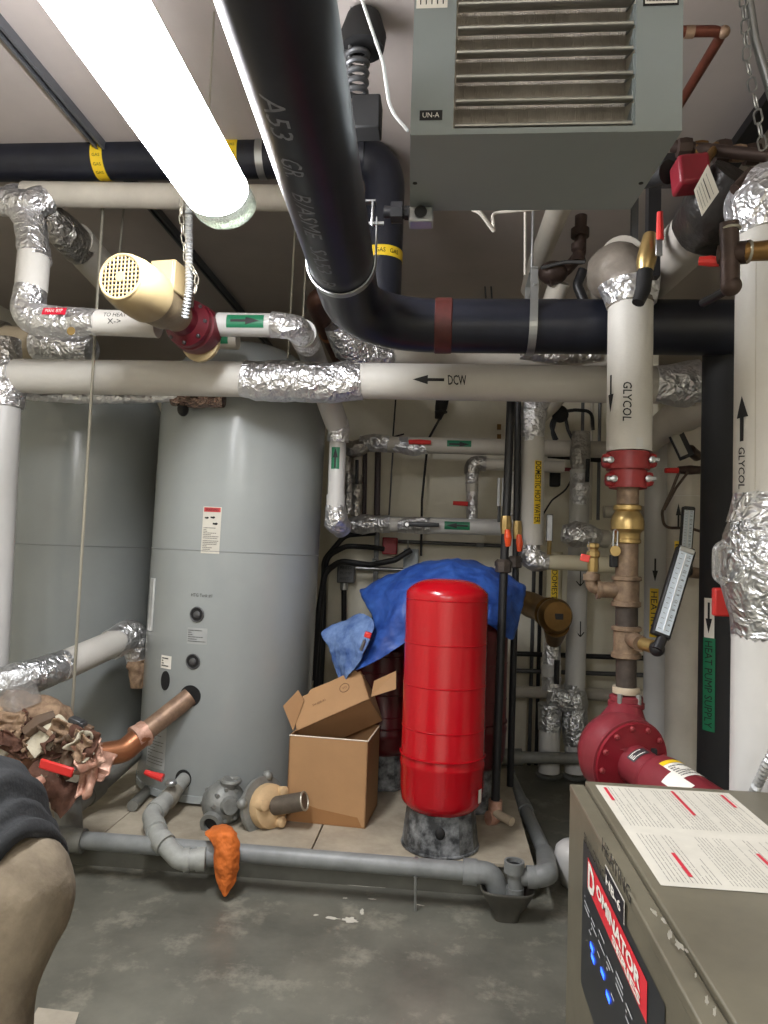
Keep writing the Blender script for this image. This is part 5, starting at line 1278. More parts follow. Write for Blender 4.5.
part('nipple', MB().tube([rx(626.4, 604), rx(626.3, 627)], pr(10.3, RY), 22), IRONDK, t)
t2_ = tee(626, 656, 'tee_fitting'); part('branch', MB().tube(px((630, 638, RY - .02), (641, 644, RY - .12)), pr(7.5, RY), 18), BRNPIPE, t2_)
part('nipple', MB().tube([rx(626.2, 655), rx(626, 690)], pr(9.7, RY), 22), IRONDK, t)
part('cream_ring', MB().lathe([(pr(12.5, RY), -.012), (pr(13, RY), 0), (pr(12.5, RY), .012)], rx(626, 690), Z, 24), MATS['fitting_cream'], t)
part('handle_rod', MB().tube(px((636, 578, RY + .1), (636, 660, RY + .1)), .008, 8), BLACKP, t)
# drain cock with chain tag
t = thing('brass_drain_valve', 'small brass drain valve with red tag on the bronze column', 'valve', rx(594, 570))
part('pipe', MB().tube(fillet([rx(610, 590), rx(590, 588), rx(592, 572)], .035), pr(5.5, RY), 16), BRNPIPE, t)
part('collar', MB().lathe([(pr(7.5, RY), -.012), (pr(7.5, RY), .012)], rx(604, 590), X, 16), BRNPIPE, t)
part('collar', MB().lathe([(pr(8, RY), -.012), (pr(8, RY), .012)], rx(591.5, 577), Z, 16), BRNPIPE, t)
part('body', MB().lathe([(pr(r, RY), -pr(y, RY)) for r, y in ((4, 0), (6, 1), (6, 4), (4.5, 6), (6.5, 9), (6.5, 13), (5, 15), (5.6, 22), (5, 28))], rx(593.5, 543), Z, 8), BRASS, t, smooth=20)
part('tag', MB().box(rx(583.5, 558) - Yv * .03, (pr(9, RY), .006, pr(7, RY)), Matrix.Rotation(R_(12), 3, 'Y')), M('tag_red', (226, 74, 66), .5), t, bevel=.003)
part('tag_chain', chain([rx(590, 541), rx(586, 552) - Yv * .03], .012, .0012), STEEL, t)
t = thing('padlock', 'round brass padlock hanging against the bronze column', 'padlock', rx(612.5, 550) - Yv * .03)
part('body', MB().lathe([(pr(5, RY), -.006), (pr(5.2, RY), 0), (pr(5, RY), .006)], rx(612.5, 551) - Yv * .04, Yv, 24), BRASS, t)
part('shackle', MB().tube(fillet([rx(610.5, 548) - Yv * .04, rx(612, 530) - Yv * .03, rx(616, 530) - Yv * .03, rx(614.5, 548) - Yv * .04], .01), .003, 8), STEEL, t)
part('hasp', MB().box(rx(613, 561) - Yv * .01, (pr(7, RY), .03, pr(12, RY))), BLKDULL, t, bevel=.004)
# thermometers
def thermo(name, label, top, bot, w, Y, dy, stem):
    t = thing(name, label, 'thermometer', bot)
    ax_ = (top - bot); L = ax_.length; ax_.normalize(); sd = ax_.cross(Yv); sd = -sd if sd.x < 0 else sd; sd.normalize(); fr = ax_.cross(sd); fr = fr if fr.y < 0 else -fr
    Rm = Matrix((sd, -fr, ax_)).transposed(); c_ = (top + bot) / 2
    part('case', MB().box(c_, (w, .03, L), Rm), BLACKP, t, bevel=.006)
    part('scale', MB().box(c_ + fr * .0155 + ax_ * .0, (w * .74, .003, L * .92), Rm), M('scale_white', (206, 218, 228), .35) if 'scale_white' not in MATS else MATS['scale_white'], t, smooth=0)
    part('glass_tube', MB().tube([c_ + fr * .019 - ax_ * L * .43, c_ + fr * .019 + ax_ * L * .43], .0025, 8), M('glass_tube', (236, 240, 244), .1) if 'glass_tube' not in MATS else MATS['glass_tube'], t)
    tk = MB()
    for i in range(16):
        p = c_ + fr * .0172 + ax_ * L * (-.42 + .84 * i / 15); l_ = w * (.2 if i % 2 else .28)
        for s in (-1, 1): tk.box(p + sd * s * w * .2, (l_ * .6, .0006, .0012), Rm)
    part('tick_marks', tk, INK, t, smooth=0)
    for i in range(10):
        lettering(t, str(240 - 20 * i), flat_map(c_ + fr * .0168 + ax_ * L * (.40 - .084 * i) + sd * w * .19, sd, fr), h=.006, off=.0006)
    part('end_clip', MB().box(top - ax_ * .008 + fr * .012, (w * .8, .014, .02), Rm), STEEL if stem else BLACKP, t, bevel=.003)
    return t
ta, tb2 = at(686, 549, 2.58), at(659.5, 637, 2.52)
t = thermo('angled_thermometer', 'large tilted thermometer with white scale on the bronze column', ta, tb2, pr(18.5, 2.55), 2.55, 0, True)
part('bezel_arm', MB().tube([at(692, 549, 2.6), at(666, 640, 2.55)], .010, 8), BLACKP, t)
part('well', MB().tube(px((640, 643, 2.62), (654, 647, 2.56)), pr(6.5, 2.6), 16), BRASS, t)
part('swivel', MB().ball(at(657, 649, 2.52), .026).tube(px((657, 650, 2.5), (662, 638, 2.52)), .018, 12), BLACKP, t)
t = thermo('upright_thermometer', 'smaller upright thermometer on the wide white pipe behind the tilted one', at(688.5, 507, 3.9), at(685, 556, 3.9), pr(12, 3.9), 3.9, 0, False)
part('swivel', MB().ball(at(688, 571, 3.9), .03).tube(px((687, 555, 3.9), (689, 572, 3.9)), .022, 10), BLACKP, t)
part('well', MB().tube(px((689, 572, 3.9), (703, 574, 3.95)), .03, 14), BRNPIPE, t)
part('well_nut', MB().lathe([(.045, 0), (.045, .05)], at(703, 574, 3.95), X, 8), BRNPIPE, t, smooth=20)

# ================================================================== RED PUMP
PYp = 2.62
vc = at(624, 757, PYp)
t = thing('red_pump', 'red circulator pump with bolted casing behind the boiler cabinet', 'pump', vc)
vax = (at(690, 800, 2.05) - at(626, 757, PYp)).normalized()
vax = V((.36, -.90, -.13)).normalized()
v1 = (Z - vax * vax.z).normalized(); v2 = vax.cross(v1)
vr_ = pr(40, PYp)
part('volute', MB().lathe([(vr_ * .5, -.12), (vr_ * .85, -.10), (vr_ * 1.0, -.055), (vr_ * 1.03, -.01), (vr_ * .97, .02), (vr_ * .97, .03)], vc, vax, 44), REDP, t, smooth=50)
fl_ = rx(626, 702)
part('neck', MB().tube([vc - v2 * 0 + (fl_ - vc) * .0 - vax * .04, vc + (fl_ - vc) * .55 - vax * .01, fl_ - Z * .02], [vr_ * .86, vr_ * .62, pr(15, RY)], 28), REDP, t, smooth=60)
fo = part('suction_flange', MB().lathe([(pr(15, RY), -.022), (pr(17, RY), -.018), (pr(17, RY), .0), (pr(15, RY), .004)], fl_, V((0, 0, 1)), 28), REDP, t)
part('flange', MB().lathe([(pr(14, RY), .004), (pr(15.5, RY), .006), (pr(15.5, RY), .022), (pr(13, RY), .026)], fl_, Z, 28), REDP, t)
for a_ in (-2.2, -.9, .5, 2.0):
    part('bolt', MB().tube([fl_ + V((math.cos(a_), math.sin(a_), 0)) * pr(15.5, RY) * .92 - Z * .035, fl_ + V((math.cos(a_), math.sin(a_), 0)) * pr(15.5, RY) * .92 + Z * .035], .010, 8), CEM, fo)
part('gasket_rim', MB().lathe([(vr_ * .98, .028), (vr_ * 1.0, .03), (vr_ * 1.0, .036), (vr_ * .96, .038)], vc, vax, 44), REDP, t)
pl = part('cover_plate', MB().lathe([(vr_ * .95, .036), (vr_ * .95, .05), (vr_ * .55, .056), (vr_ * .5, .06)], vc, vax, 44), M('red_dark', (128, 22, 36), .42, var=.1), t)
for k in range(12):
    a_ = 2 * math.pi * k / 12 + .15; c_ = vc + vax * .05 + (v1 * math.cos(a_) + v2 * math.sin(a_)) * vr_ * .84
    part('bolt', MB().lathe([(.010, 0), (.010, .008), (.006, .011)], c_, vax, 10), M('bolt_red', (146, 56, 60), .4) if 'bolt_red' not in MATS else MATS['bolt_red'], pl, smooth=30)
br_ = pr(20, PYp)
part('bracket', MB().lathe([(br_ * .92, .055), (br_ * .92, .17), (br_ * 1.0, .175)], vc, vax, 36), REDP, t)
part('slot', MB().box(vc + vax * .11 + (v1 * .6 - v2 * .8).normalized() * br_ * .90, (.02, .02, .02)).box(vc + vax * .11 + (v1 * .85 - v2 * .5).normalized() * br_ * .92, (.016, .016, .03)), BLKDULL, t)
mo = part('motor', MB().lathe([(br_ * 1.0, .17), (br_ * 1.16, .185), (br_ * 1.2, .20), (br_ * 1.2, .50), (br_ * 1.1, .53), (br_ * .3, .54)], vc, vax, 40), REDP, t, smooth=40)
Nl = (v1 * .95 - v2 * .15 + FRONT * .2)
mp = around_map(vc + vax * .285, -vax, Nl, br_ * 1.2)
patch(t, mp, .10, .11, PAPER, name='motor_label', off=.0015); patch(t, mp, .10, .02, YELLOW, name='yellow_strip', off=.0025, dy=.044)
textlines(t, mp, .085, .07, 6, off=.003, dy=-.012)
mp = around_map(vc + vax * .11, -vax, v1 * .8 + v2 * .35 + FRONT * .1, br_ * .92); patch(t, mp, .07, .04, STEELD, name='nameplate', off=.002); textlines(t, mp, .06, .03, 4, PAPER, off=.003)
mp = around_map(vc + vax * .34, -vax, v1 * .75 + v2 * .65, br_ * 1.2); patch(t, mp, .05, .10, PAPER, name='sticker', off=.0015)
part('pump_support', MB().tube([V((vc.x, vc.y, 0)), V((vc.x, vc.y, vc.z - vr_ * .9))], .05, 20).lathe([(.12, 0), (.12, .02)], (vc.x, vc.y, 0), Z, 24), REDP, t)

# ================================================================== BIG RIGHT RISER AND HEADER
BY = 2.0; BR = .092
bx0 = at(738, 300, BY).x + BR * .985
def bz(y): return at(760, y, BY).z
t = thing('glycol_riser', 'thick white pipe with up arrow, GLYCOL lettering and taped bulge', 'pipe', (bx0, BY, 0))
part('jacket', MB().tube([(bx0, BY, bz(228)), (bx0 - .003, BY, bz(500))], BR, 40), WHITE, t)
part('jacket_seam', MB().tube([at(756, 262, BY - BR - .0) , at(755, 490, BY - BR)], .0012, 6), DULLW, t)
part('jacket', MB().tube([(bx0 - .005, BY, bz(630)), (bx0 - .01, BY, .02)], BR, 40), PVCW, t)
foil(t, [(bx0 - .003, BY, bz(y)) for y in (494, 515, 535, 560, 590, 608, 618, 641)], [BR * 1.01, BR * 1.06, BR * 1.26, BR * 1.34, BR * 1.34, BR * 1.24, BR * 1.06, BR * 1.01], TAPE, name='taped_bulge', amp=.035)
foil(t, [(bx0 - .003, BY, bz(y)) for y in (494, 510, 522)], [BR * 1.02, BR * 1.09, BR * 1.2], FOIL)
part('side_handle', MB().tube(fillet([(bx0 - BR * 1.38, BY - .02, bz(544)), (bx0 - BR * 1.62, BY - .02, bz(550)), (bx0 - BR * 1.62, BY - .02, bz(578)), (bx0 - BR * 1.38, BY - .02, bz(584))], .02), .012, 10), CLEAR, t)
mp = cyl_map((bx0, BY, bz(421)), Z, V((-.95, -.32, 0)), BR + .002); arrow(t, mp, pr(44, BY), pr(15, BY))
mp = cyl_map((bx0, BY, bz(470)), -Z, V((-.95, -.32, 0)), BR + .002); lettering(t, 'GLYCOL', mp, w=pr(40, BY), h=pr(8, BY), shear=.1, bold=.012)
hz_ = at(750, 200, BY).z
foil(t, [(bx0, BY, bz(236)), (bx0, BY, bz(205)), (bx0 + .0, BY + .02, hz_), (bx0 - .015, BY + .09, hz_ + .01)], [BR * 1.05, BR * 1.18, BR * 1.2, BR * 1.0], FOIL, bend=.06)
t = thing('glycol_header', 'dull white pipe running back from the top of the thick riser', 'pipe', at(690, 250, 2.4))
ha, hb_ = at(722, 205, 2.22), at(634, 297, 3.35)
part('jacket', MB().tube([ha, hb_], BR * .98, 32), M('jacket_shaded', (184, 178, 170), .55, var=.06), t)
foil(t, [at(742, 178, 2.1), at(728, 196, 2.14), at(704, 226, 2.32)], [BR * 1.0, BR * 1.2, BR * 1.12], M('dark_wrap', (40, 37, 35), .4, .2, .3, 14, bump=.4), name='dark_wrap')
# brass valves by the elbow
t = thing('ball_valve', 'brass ball valve with upright red handle beside the foil elbow', 'valve', at(647, 265, 2.38))
part('body', MB().tube(px((650, 236, 2.40), (648, 252, 2.38), (646, 262, 2.38), (645, 272, 2.38)), [pr(7, 2.38), pr(9.5, 2.38), pr(9.5, 2.38), pr(7.5, 2.38)], 12), BRASS, t)
part('black_end', MB().tube(px((645, 272, 2.38), (643, 290, 2.36), (638, 303, 2.35)), [pr(8, 2.38), pr(7.5, 2.38), pr(6, 2.38)], 14), BLKDULL, t)
part('red_handle', MB().tube(px((660, 212, 2.32), (660, 240, 2.33)), [.010, .013], 10), REDL, t)
part('handle_shank', MB().box(at(659, 247, 2.33), (.022, .008, .06)), STEEL, t, bevel=.002)
t = thing('cross_valve', 'brown tee and brass valve across the top of the thick riser', 'valve', at(740, 250, 1.8))
part('brass_body', MB().tube(px((772, 250, 1.78), (745, 252, 1.8)), [pr(10, 1.8), pr(9, 1.8)], 14), BRONZE, t)
part('tee', MB().tube(px((748, 252, 1.8), (720, 255, 1.84)), pr(11, 1.8), 16), DKB, t)
part('tee', MB().tube(fillet(px((729, 222, 1.8), (730, 262, 1.82), (730, 285, 1.82)), .05), pr(9, 1.8), 16), DKB, t)
part('elbow', MB().ball(at(731, 286, 1.82), pr(10, 1.82)), DKB, t)
part('collar', MB().torus(at(731, 229, 1.8), Z, pr(8, 1.8), .004), ROD, t)
part('collar', MB().torus(at(748, 252, 1.8), X, pr(10, 1.8), .004), ROD, t)
part('red_handle', MB().tube(px((699, 261, 1.86), (710, 261, 1.85), (720, 262, 1.84)), [.011, .014, .012], 10), REDL, t)
part('lower_pipe', MB().tube(px((727, 290, 1.84), (703, 303, 1.95)), .012, 10), BLACKP, t)
t = thing('flow_switch', 'dark red box with white paper tag high beside the unit heater', 'switch', at(690, 175, 2.1))
part('box', MB().box(at(690, 175, 2.1), (pr(30, 2.1), .09, pr(30, 2.1)), Matrix.Rotation(R_(-6), 3, 'Y')), M('box_red', (132, 24, 40), .45, var=.15), t, bevel=.01)
c_ = at(706, 190, 2.02); mpq = [at(708, 164, 2.03), at(719, 192, 2.02), at(702, 216, 2.02), at(694, 190, 2.03)]
part('paper_tag', MB().prism(mpq, V((0, .002, 0))), PAPER, t, smooth=0)
rl = MB()
for f in (.25, .45, .6, .75, .88):
    a_, b_ = mpq[0].lerp(mpq[3], f), mpq[1].lerp(mpq[2], f); a_, b_ = a_.lerp(b_, .12), a_.lerp(b_, .88); w_ = .0016 if f != .45 else .004
    rl.add([a_ - Yv * .0015 + Z * w_, b_ - Yv * .0015 + Z * w_, b_ - Yv * .0015 - Z * w_, a_ - Yv * .0015 - Z * w_], [(0, 1, 2, 3)])
part('tag_line', rl, INK, t, smooth=0)
part('base', MB().tube(px((668, 172, 2.15), (640, 178, 2.25)), .035, 14), BLKDULL, t)
t = thing('brass_manifold', 'row of brown and brass fittings against the ceiling beam', 'pipe fitting', at(715, 150, 2.3))
part('pipe', MB().tube(px((672, 146, 2.3), (768, 156, 2.2)), pr(6, 2.3), 14), DKB, t)
for xx, r_2, m_ in ((684, 9, DKB), (700, 8, BRONZE), (722, 11, DKB), (738, 8, COPBR), (752, 10, DKB)):
    part('fitting', MB().lathe([(pr(r_2, 2.3), -.02), (pr(r_2 * 1.1, 2.3), 0), (pr(r_2, 2.3), .02)], at(xx, 148 + (xx - 684) * .1, 2.28), X, 8), m_, t, smooth=20)
part('drop_leg', MB().tube(px((752, 172, 2.0), (735, 190, 1.98)), .016, 10), DKB, t)
part('valve_arm', MB().tube(px((716, 146, 2.26), (702, 168, 2.2)), .014, 10), BRONZE, t)
t = thing('copper_ceiling_pipe', 'copper pipe with elbow near the ceiling beside the unit heater', 'pipe', at(710, 40, 2.6))
part('pipe', MB().tube(fillet(px((655, 32, 2.3), (724, 31, 2.3), (655, 145, 2.95)), .04), pr(5.3, 2.3), 16), M('copper_red', (112, 62, 48), .45, .5, .25, 12), t)
part('elbow', MB().ball(at(724, 32, 2.3), pr(6, 2.3)), COPBR, t); part('coupling', MB().tube(px((685, 32, 2.3), (694, 32, 2.3)), pr(6, 2.3), 14), COPBR, t)
t = thing('steel_bracket', 'black strut frame holding pipes behind the unit heater corner', 'bracket', at(655, 250, 2.75))
part('post', MB().box((at(653, 220, 2.48).x, 2.48, (at(650, 168, 2.48).z + at(650, 272, 2.48).z) / 2), (.042, .042, at(650, 160, 2.48).z - at(650, 276, 2.48).z)), BLACKP, t)
part('arm', MB().box(at(664, 178, 2.48), (.16, .05, .05)), BLACKP, t); part('arm', MB().box(at(672, 161, 2.48), (.2, .05, .03)), BLACKP, t)
part('post', MB().box(at(634, 250, 3.4), (.03, .03, .5)), STEELD, t)

# ================================================================== RIGHT REAR UPRIGHTS
def upr(name, label, x0, x1, y0, y1, Y, r, mat):
    t = thing(name, label, 'pipe', at(x1, y1, Y)); part('jacket', MB().tube([at(x0, y0, Y), at(x1, y1, Y)], r, 32), mat, t); return t
t = upr('heating_return_pipe', 'narrow white upright pipe labelled HEATING with a down arrow', 659, 657, 425, 802, 4.5, pr(13, 4.5), PVCW)
mp = cyl_map(at(656, 570, 4.5), -Z, V((-.35, -1, 0)), pr(13, 4.5)); arrow(t, mp, pr(22, 4.5), pr(5, 4.5))
mp = cyl_map(at(656, 612, 4.5), -Z, V((-.45, -1, 0)), pr(13, 4.5)); patch(t, mp, pr(46, 4.5), pr(8, 4.5), YELLOW, name='yellow_label'); lettering(t, 'HEATING', mp, w=pr(40, 4.5), h=pr(5.5, 4.5))
t = upr('heating_supply_pipe', 'wide white upright pipe carrying the smaller thermometer', 687, 683, 412, 818, 4.2, pr(17.5, 4.2), DULLW); t2s = t
mp = cyl_map(at(685, 517, 4.2), Z, V((-.75, -1, 0)), pr(17.5, 4.2)); arrow(t, mp, pr(24, 4.2), pr(5, 4.2))
mp = cyl_map(at(685, 552, 4.2), -Z, V((-.75, -1, 0)), pr(17.5, 4.2)); patch(t, mp, pr(20, 4.2), pr(8, 4.2), YELLOW, name='yellow_label'); lettering(t, 'HE', mp, w=pr(14, 4.2), h=pr(5.5, 4.2))
for yy in (418, 497): part('jacket_seam', MB().torus(at(686.3, yy, 4.2), Z, pr(17.6, 4.2), .0025, 32, 6), WHITE, t)
part('sleeve_lip', MB().torus(at(685, 558, 4.2), Z, pr(17.6, 4.2), .002, 32, 6), WHITE, t)
HPY = 3.1; hpr = .115; hpx = at(699, 600, HPY).x + hpr
t = thing('heat_pump_pipe', 'thick black upright pipe with green HEAT PUMP SUPPLY label', 'pipe', (hpx, HPY, 0))
part('pipe', MB().tube([(hpx + .01, HPY, at(720, 330, HPY).z), (hpx, HPY, .02)], hpr, 36), BLKDULL, t)
def hz2(y): return at(712, y, HPY).z
mp = cyl_map((hpx, HPY, hz2(682)), -Z, V((-.95, -.62, 0)), hpr); patch(t, mp, pr(86, HPY), pr(13, HPY), GREEN, name='green_label'); lettering(t, 'HEAT PUMP SUPPLY', mp, w=pr(80, HPY), h=pr(8, HPY))
mp = cyl_map((hpx, HPY, hz2(617)), -Z, V((-.95, -.62, 0)), hpr); patch(t, mp, pr(37, HPY), pr(11, HPY), PAPER, name='arrow_label'); arrow(t, mp, pr(29, HPY), pr(7, HPY))
t = thing('red_guard', 'small red plastic tag tucked behind the taped bulge', 'tag', at(725, 602, 2.25))
part('plate', MB().box(at(722, 602, 2.3), (pr(17, 2.3), .03, pr(27, 2.3))), REDL, t, bevel=.006)
# sensor on the wide upright and its tube
t = thing('sensor_box', 'small tilted black sensor with pale face on the wide white upright', 'sensor', at(682, 446, 3.9))
Rt = Matrix.Rotation(R_(-25), 3, 'Y')
part('case', MB().box(at(681, 445, 3.85), (pr(12, 3.85), .05, pr(28, 3.85)), Rt @ Matrix.Rotation(R_(25), 3, 'Z')), BLACKP, t, bevel=.004)
part('face', MB().box(at(679.5, 445, 3.818), (pr(8, 3.85), .012, pr(22, 3.85)), Rt @ Matrix.Rotation(R_(25), 3, 'Z')), M('sensor_face', (168, 164, 152), .5), t, smooth=0)
part('nipple', MB().tube(px((690, 450, 3.9), (697, 456, 4.0)), .03, 12), DKB, t)
t = thing('isolating_cock', 'small valve with red handle and thin looping copper tube on the wide upright', 'valve', at(675, 470, 3.95))
part('handle', MB().tube(px((665, 470.5, 3.93), (678, 470.5, 3.93)), [.014, .016], 10), REDL, t)
part('body', MB().tube(px((678, 470, 3.95), (690, 470, 3.95), (705, 470, 4.0)), [.02, .026, .02], 12), DKB, t)
part('looped_tube', MB().tube(fillet(px((679, 472, 3.93), (672, 490, 3.95), (662, 512, 3.98), (664, 528, 3.98), (690, 528, 3.95), (702, 532, 3.95)), .06), .008, 8), M('tube_dark', (74, 58, 44), .5), t)
part('looped_tube', MB().tube(fillet(px((688, 472, 3.93), (676, 488, 3.95), (664, 510, 3.96)), .06), .007, 8), MATS['tube_dark'], t)
part('tube', MB().tube(fillet(px((704, 464, 3.9), (720, 460, 3.7), (745, 461, 3.5)), .06), .018, 10), STEELD, t)
tag(part('flexible_conduit', corrug(fillet(px((778, 742, 1.78), (768, 762, 1.78), (757, 786, 1.84), (750, 800, 1.9)), .06), pr(5, 1.78), .014), CONDUIT), 'ribbed flexible conduit dropping behind the boiler cabinet', 'conduit')

# ================================================================== BOILER CABINET
cor = at(570, 783, 1.78); BZ = cor.z; BX = cor.x; BYf = 1.78; BYn = .12; BXr = BX + .78
t = thing('boiler_cabinet', 'taupe steel boiler cabinet with instruction sheet on top', 'boiler', ((BX + BXr) / 2, (BYf + BYn) / 2, 0))
mb = MB(); bx(mb, (BX, BYn, .02), (BXr, BYf, BZ - .012)); part('cabinet', mb, BOILER, t, bevel=.004)
rim = onz(588, 784, BZ).x - BX
mb = MB(); bx(mb, (BX + rim * .85, BYn - .004, BZ - .010), (BXr + .004, BYf + .004, BZ + .006)); part('lid', mb, BOILER, t, bevel=.003)
mb = MB(); bx(mb, (BX - .001, BYn, BZ - .020), (BX + rim * .8, BYf + .001, BZ - .002)); part('top_trim', mb, BOILER, t, bevel=.003)
mb = MB(); bx(mb, (BX + .02, BYn + .02, 0), (BXr - .02, BYf - .02, .02)); part('plinth', mb, BLKDULL, t)
ZT = BZ + .0065
l0, l1, l2 = onz(593, 785, ZT), onz(664, 886, ZT), onz(733, 797, ZT)
lx0 = (l0.x + l1.x) / 2; lw = l2.x - lx0; ly0, ly1 = l1.y, l0.y
mpL = flat_map((lx0 + lw / 2, (ly0 + ly1) / 2, ZT), Yv, Z)   # text runs away along the cabinet, its tops toward the aisle
M('sheet_ink', (140, 138, 130), .7)
il = patch(t, mpL, ly1 - ly0, lw, LABELW, name='instruction_sheet', off=.0008, n=1)
hL = ly1 - ly0
for i_, (cx_, w_) in enumerate(((-.27, .40), (.24, .46))):
    for j_, (cy_, hh) in enumerate(((.30, .30), (-.02, .26), (-.32, .28))):
        textlines(il, mpL, hL * w_, lw * hh, 12, off=.0016, dx=hL * cx_, dy=lw * cy_, seed=10 + i_ * 3 + j_, fill=.2, mat=MATS['sheet_ink'])
RB = M('print_red', (196, 44, 62), .5)
for cx_, cy_, w_ in ((.38, .44, .17), (-.33, .30, .19), (.32, -.06, .30), (-.30, -.22, .22), (.38, -.42, .16)):
    patch(il, mpL, hL * w_, .007, RB, name='red_bar', off=.0020, n=1, dx=hL * cx_, dy=lw * cy_)
# side panel graphics: reading toward the aisle, top edge up
def sp(x, y): p = onx(x, y, BX); return p
k0, k1, k2 = sp(584, 845), sp(666, 994), sp(581, 920)
mpS = flat_map((BX, 0, 0), -Yv, -X)           # u = -y, v: up
def srect(name, ya, yb, za, zb, mat, off): return patch(t, mpS, ya - yb, zb - za, mat, name=name, off=off, n=1, dx=-(ya + yb) / 2, dy=(za + zb) / 2)
PZ1 = (k0.z + k1.z) / 2; ya_, yb_ = k0.y, k1.y
panel_ = srect('control_panel', ya_, yb_, PZ1 - .30, PZ1, M('panel_black', (30, 34, 40), .35, var=.1), .0015)
b0, b1, b2, b3 = sp(589, 863), sp(649, 974), sp(647, 1014), sp(589, 893)
bza, bzb = (b2.z + b3.z) / 2, (b0.z + b1.z) / 2
srect('red_banner', b0.y, b1.y, bza, bzb, M('banner_red', (222, 44, 58), .4, var=.03), .0025)
by_, bh = b0.y - b1.y, bzb - bza
uc = -(b0.y + b1.y) / 2; vcz = (bza + bzb) / 2
dpl = MB()
lettering(t, 'D', mpS, w=by_ * .14, h=bh * .92, mat=PAPER, dx=uc - by_ * .40, dy=vcz, off=.0040, bold=.04)
lettering(t, 'OMINATOR', mpS, w=by_ * .72, h=bh * .42, mat=PAPER, dx=uc + by_ * .07, dy=vcz + bh * .14, off=.0040, bold=.04)
lettering(t, 'SERIES', mpS, w=by_ * .42, h=bh * .26, mat=PAPER, dx=uc + by_ * .22, dy=vcz - bh * .28, off=.0040, bold=.04)
h0, h1, h2, h3 = sp(608, 870), sp(627, 897), sp(626, 921), sp(607, 885)
tz0, tz1 = (h2.z + h3.z) / 2, (h0.z + h1.z) / 2
srect('name_tag_border', h0.y + .003, h1.y - .003, tz0 - .002, tz1 + .002, PAPER, .0045)
srect('name_tag', h0.y, h1.y, tz0, tz1, M('tag_black', (26, 24, 34), .4), .0055)
lettering(t, 'HB-6', mpS, w=(h0.y - h1.y) * .8, h=(tz1 - tz0) * .5, mat=PAPER, bold=.02, dx=-(h0.y + h1.y) / 2, dy=(tz0 + tz1) / 2, off=.007)
g0, g1 = sp(603, 852), sp(632, 905)
lettering(t, 'HEATING', mpS, w=g0.y - g1.y, h=.026, dx=-(g0.y + g1.y) / 2, dy=(g0.z + g1.z) / 2 + .014, mat=M('pencil', (40, 38, 34), .8))
g0, g1 = sp(585, 843), sp(606, 884)
lettering(t, 'BUILDING', mpS, w=g0.y - g1.y, h=.020, dx=-(g0.y + g1.y) / 2, dy=(g0.z + g1.z) / 2 + .012, mat=MATS['pencil'])
pw = ya_ - yb_
LEDB = M('led_blue', (40, 90, 255), .4, emit=2.2)
rnd = random.Random(3)
for i_ in range(6):
    u_ = -ya_ + pw * (.10 + .12 * i_); v_ = PZ1 - .115 - (.012 if i_ % 2 else 0)
    textlines(panel_, mpS, pw * .09, .030, 3, INKW, off=.003, dx=u_, dy=v_, seed=30 + i_, fill=.35)
for u_, v_ in ((.19, .17), (.36, .165), (.44, .18), (.21, .185)):
    patch(panel_, mpS, pw * .05, .010, LEDB, name='indicator_light', off=.003, n=1, dx=-ya_ + pw * u_, dy=PZ1 - v_)
for u_, v_ in ((.30, .15), (.16, .15), (.5, .16)):
    patch(panel_, mpS, pw * .04, .003, INKW, name='indicator_mark', off=.003, n=1, dx=-ya_ + pw * u_, dy=PZ1 - v_)
patch(panel_, mpS, pw * .16, .05, M('display_glass', (96, 70, 66), .15), name='display', off=.003, n=1, dx=-ya_ + pw * .80, dy=PZ1 - .19)
scr = M('scraped_metal', (186, 182, 170), .5, .3, .2, 30)
rnd = random.Random(11)
for cx_, cy_, w_, h_ in ((655, 912, 6, 3), (664, 920, 5, 3), (671, 934, 4, 6), (680, 945, 7, 5), (688, 951, 4, 2.5), (708, 1000, 3, 6), (716, 1012, 3, 6), (613, 858, 2, 3), (697, 975, 2, 4)):
    P = []
    for i in range(16):
        a_ = 2 * math.pi * i / 16; q_ = .45 + .55 * rnd.random(); u_, v_ = w_ * q_ * math.cos(a_), h_ * q_ * math.sin(a_)
        P.append(sp(cx_ + u_ * .8 - v_ * .1, cy_ + v_ + u_ * .7) - X * .0014)
    part('scrape_mark', MB().add(P, [tuple(range(16))]), scr, t, smooth=0, fixn=False)
# white jug beyond the cabinet
jc = onz(574, 886, 0); jzt = at(564, 840, jc.y).z
t = thing('white_jug', 'rounded white plastic jug on the floor beside the boiler cabinet', 'jug', jc)
part('body', MB().lathe([(.05, 0), (.066, .015), (.085, jzt * .45), (.092, jzt * .68), (.085, jzt * .85), (.06, jzt * .96), (.025, jzt)], jc, Z, 36), PVCW, t, smooth=60)
part('cap', MB().lathe([(.024, -.004), (.024, .02)], jc + Z * jzt, Z, 20), DULLW, t)
part('handle', MB().tube(fillet([jc + V((.07, .0, jzt * .9)), jc + V((.125, .0, jzt * .8)), jc + V((.12, 0, jzt * .45)), jc + V((.08, 0, jzt * .4))], .03), .011, 10), PVCW, t)
# paper on the floor
q = [onz(*p, .002) for p in ((38, 1008), (79, 1013), (70, 1040), (20, 1040))]
o = part('paper_sheet', MB().prism(q, V((0, 0, .002))), M('old_paper', (170, 162, 146), .8, var=.15, vs=10), smooth=0); tag(o, 'dirty sheet of paper lying on the floor at the worker\'s feet', 'paper')
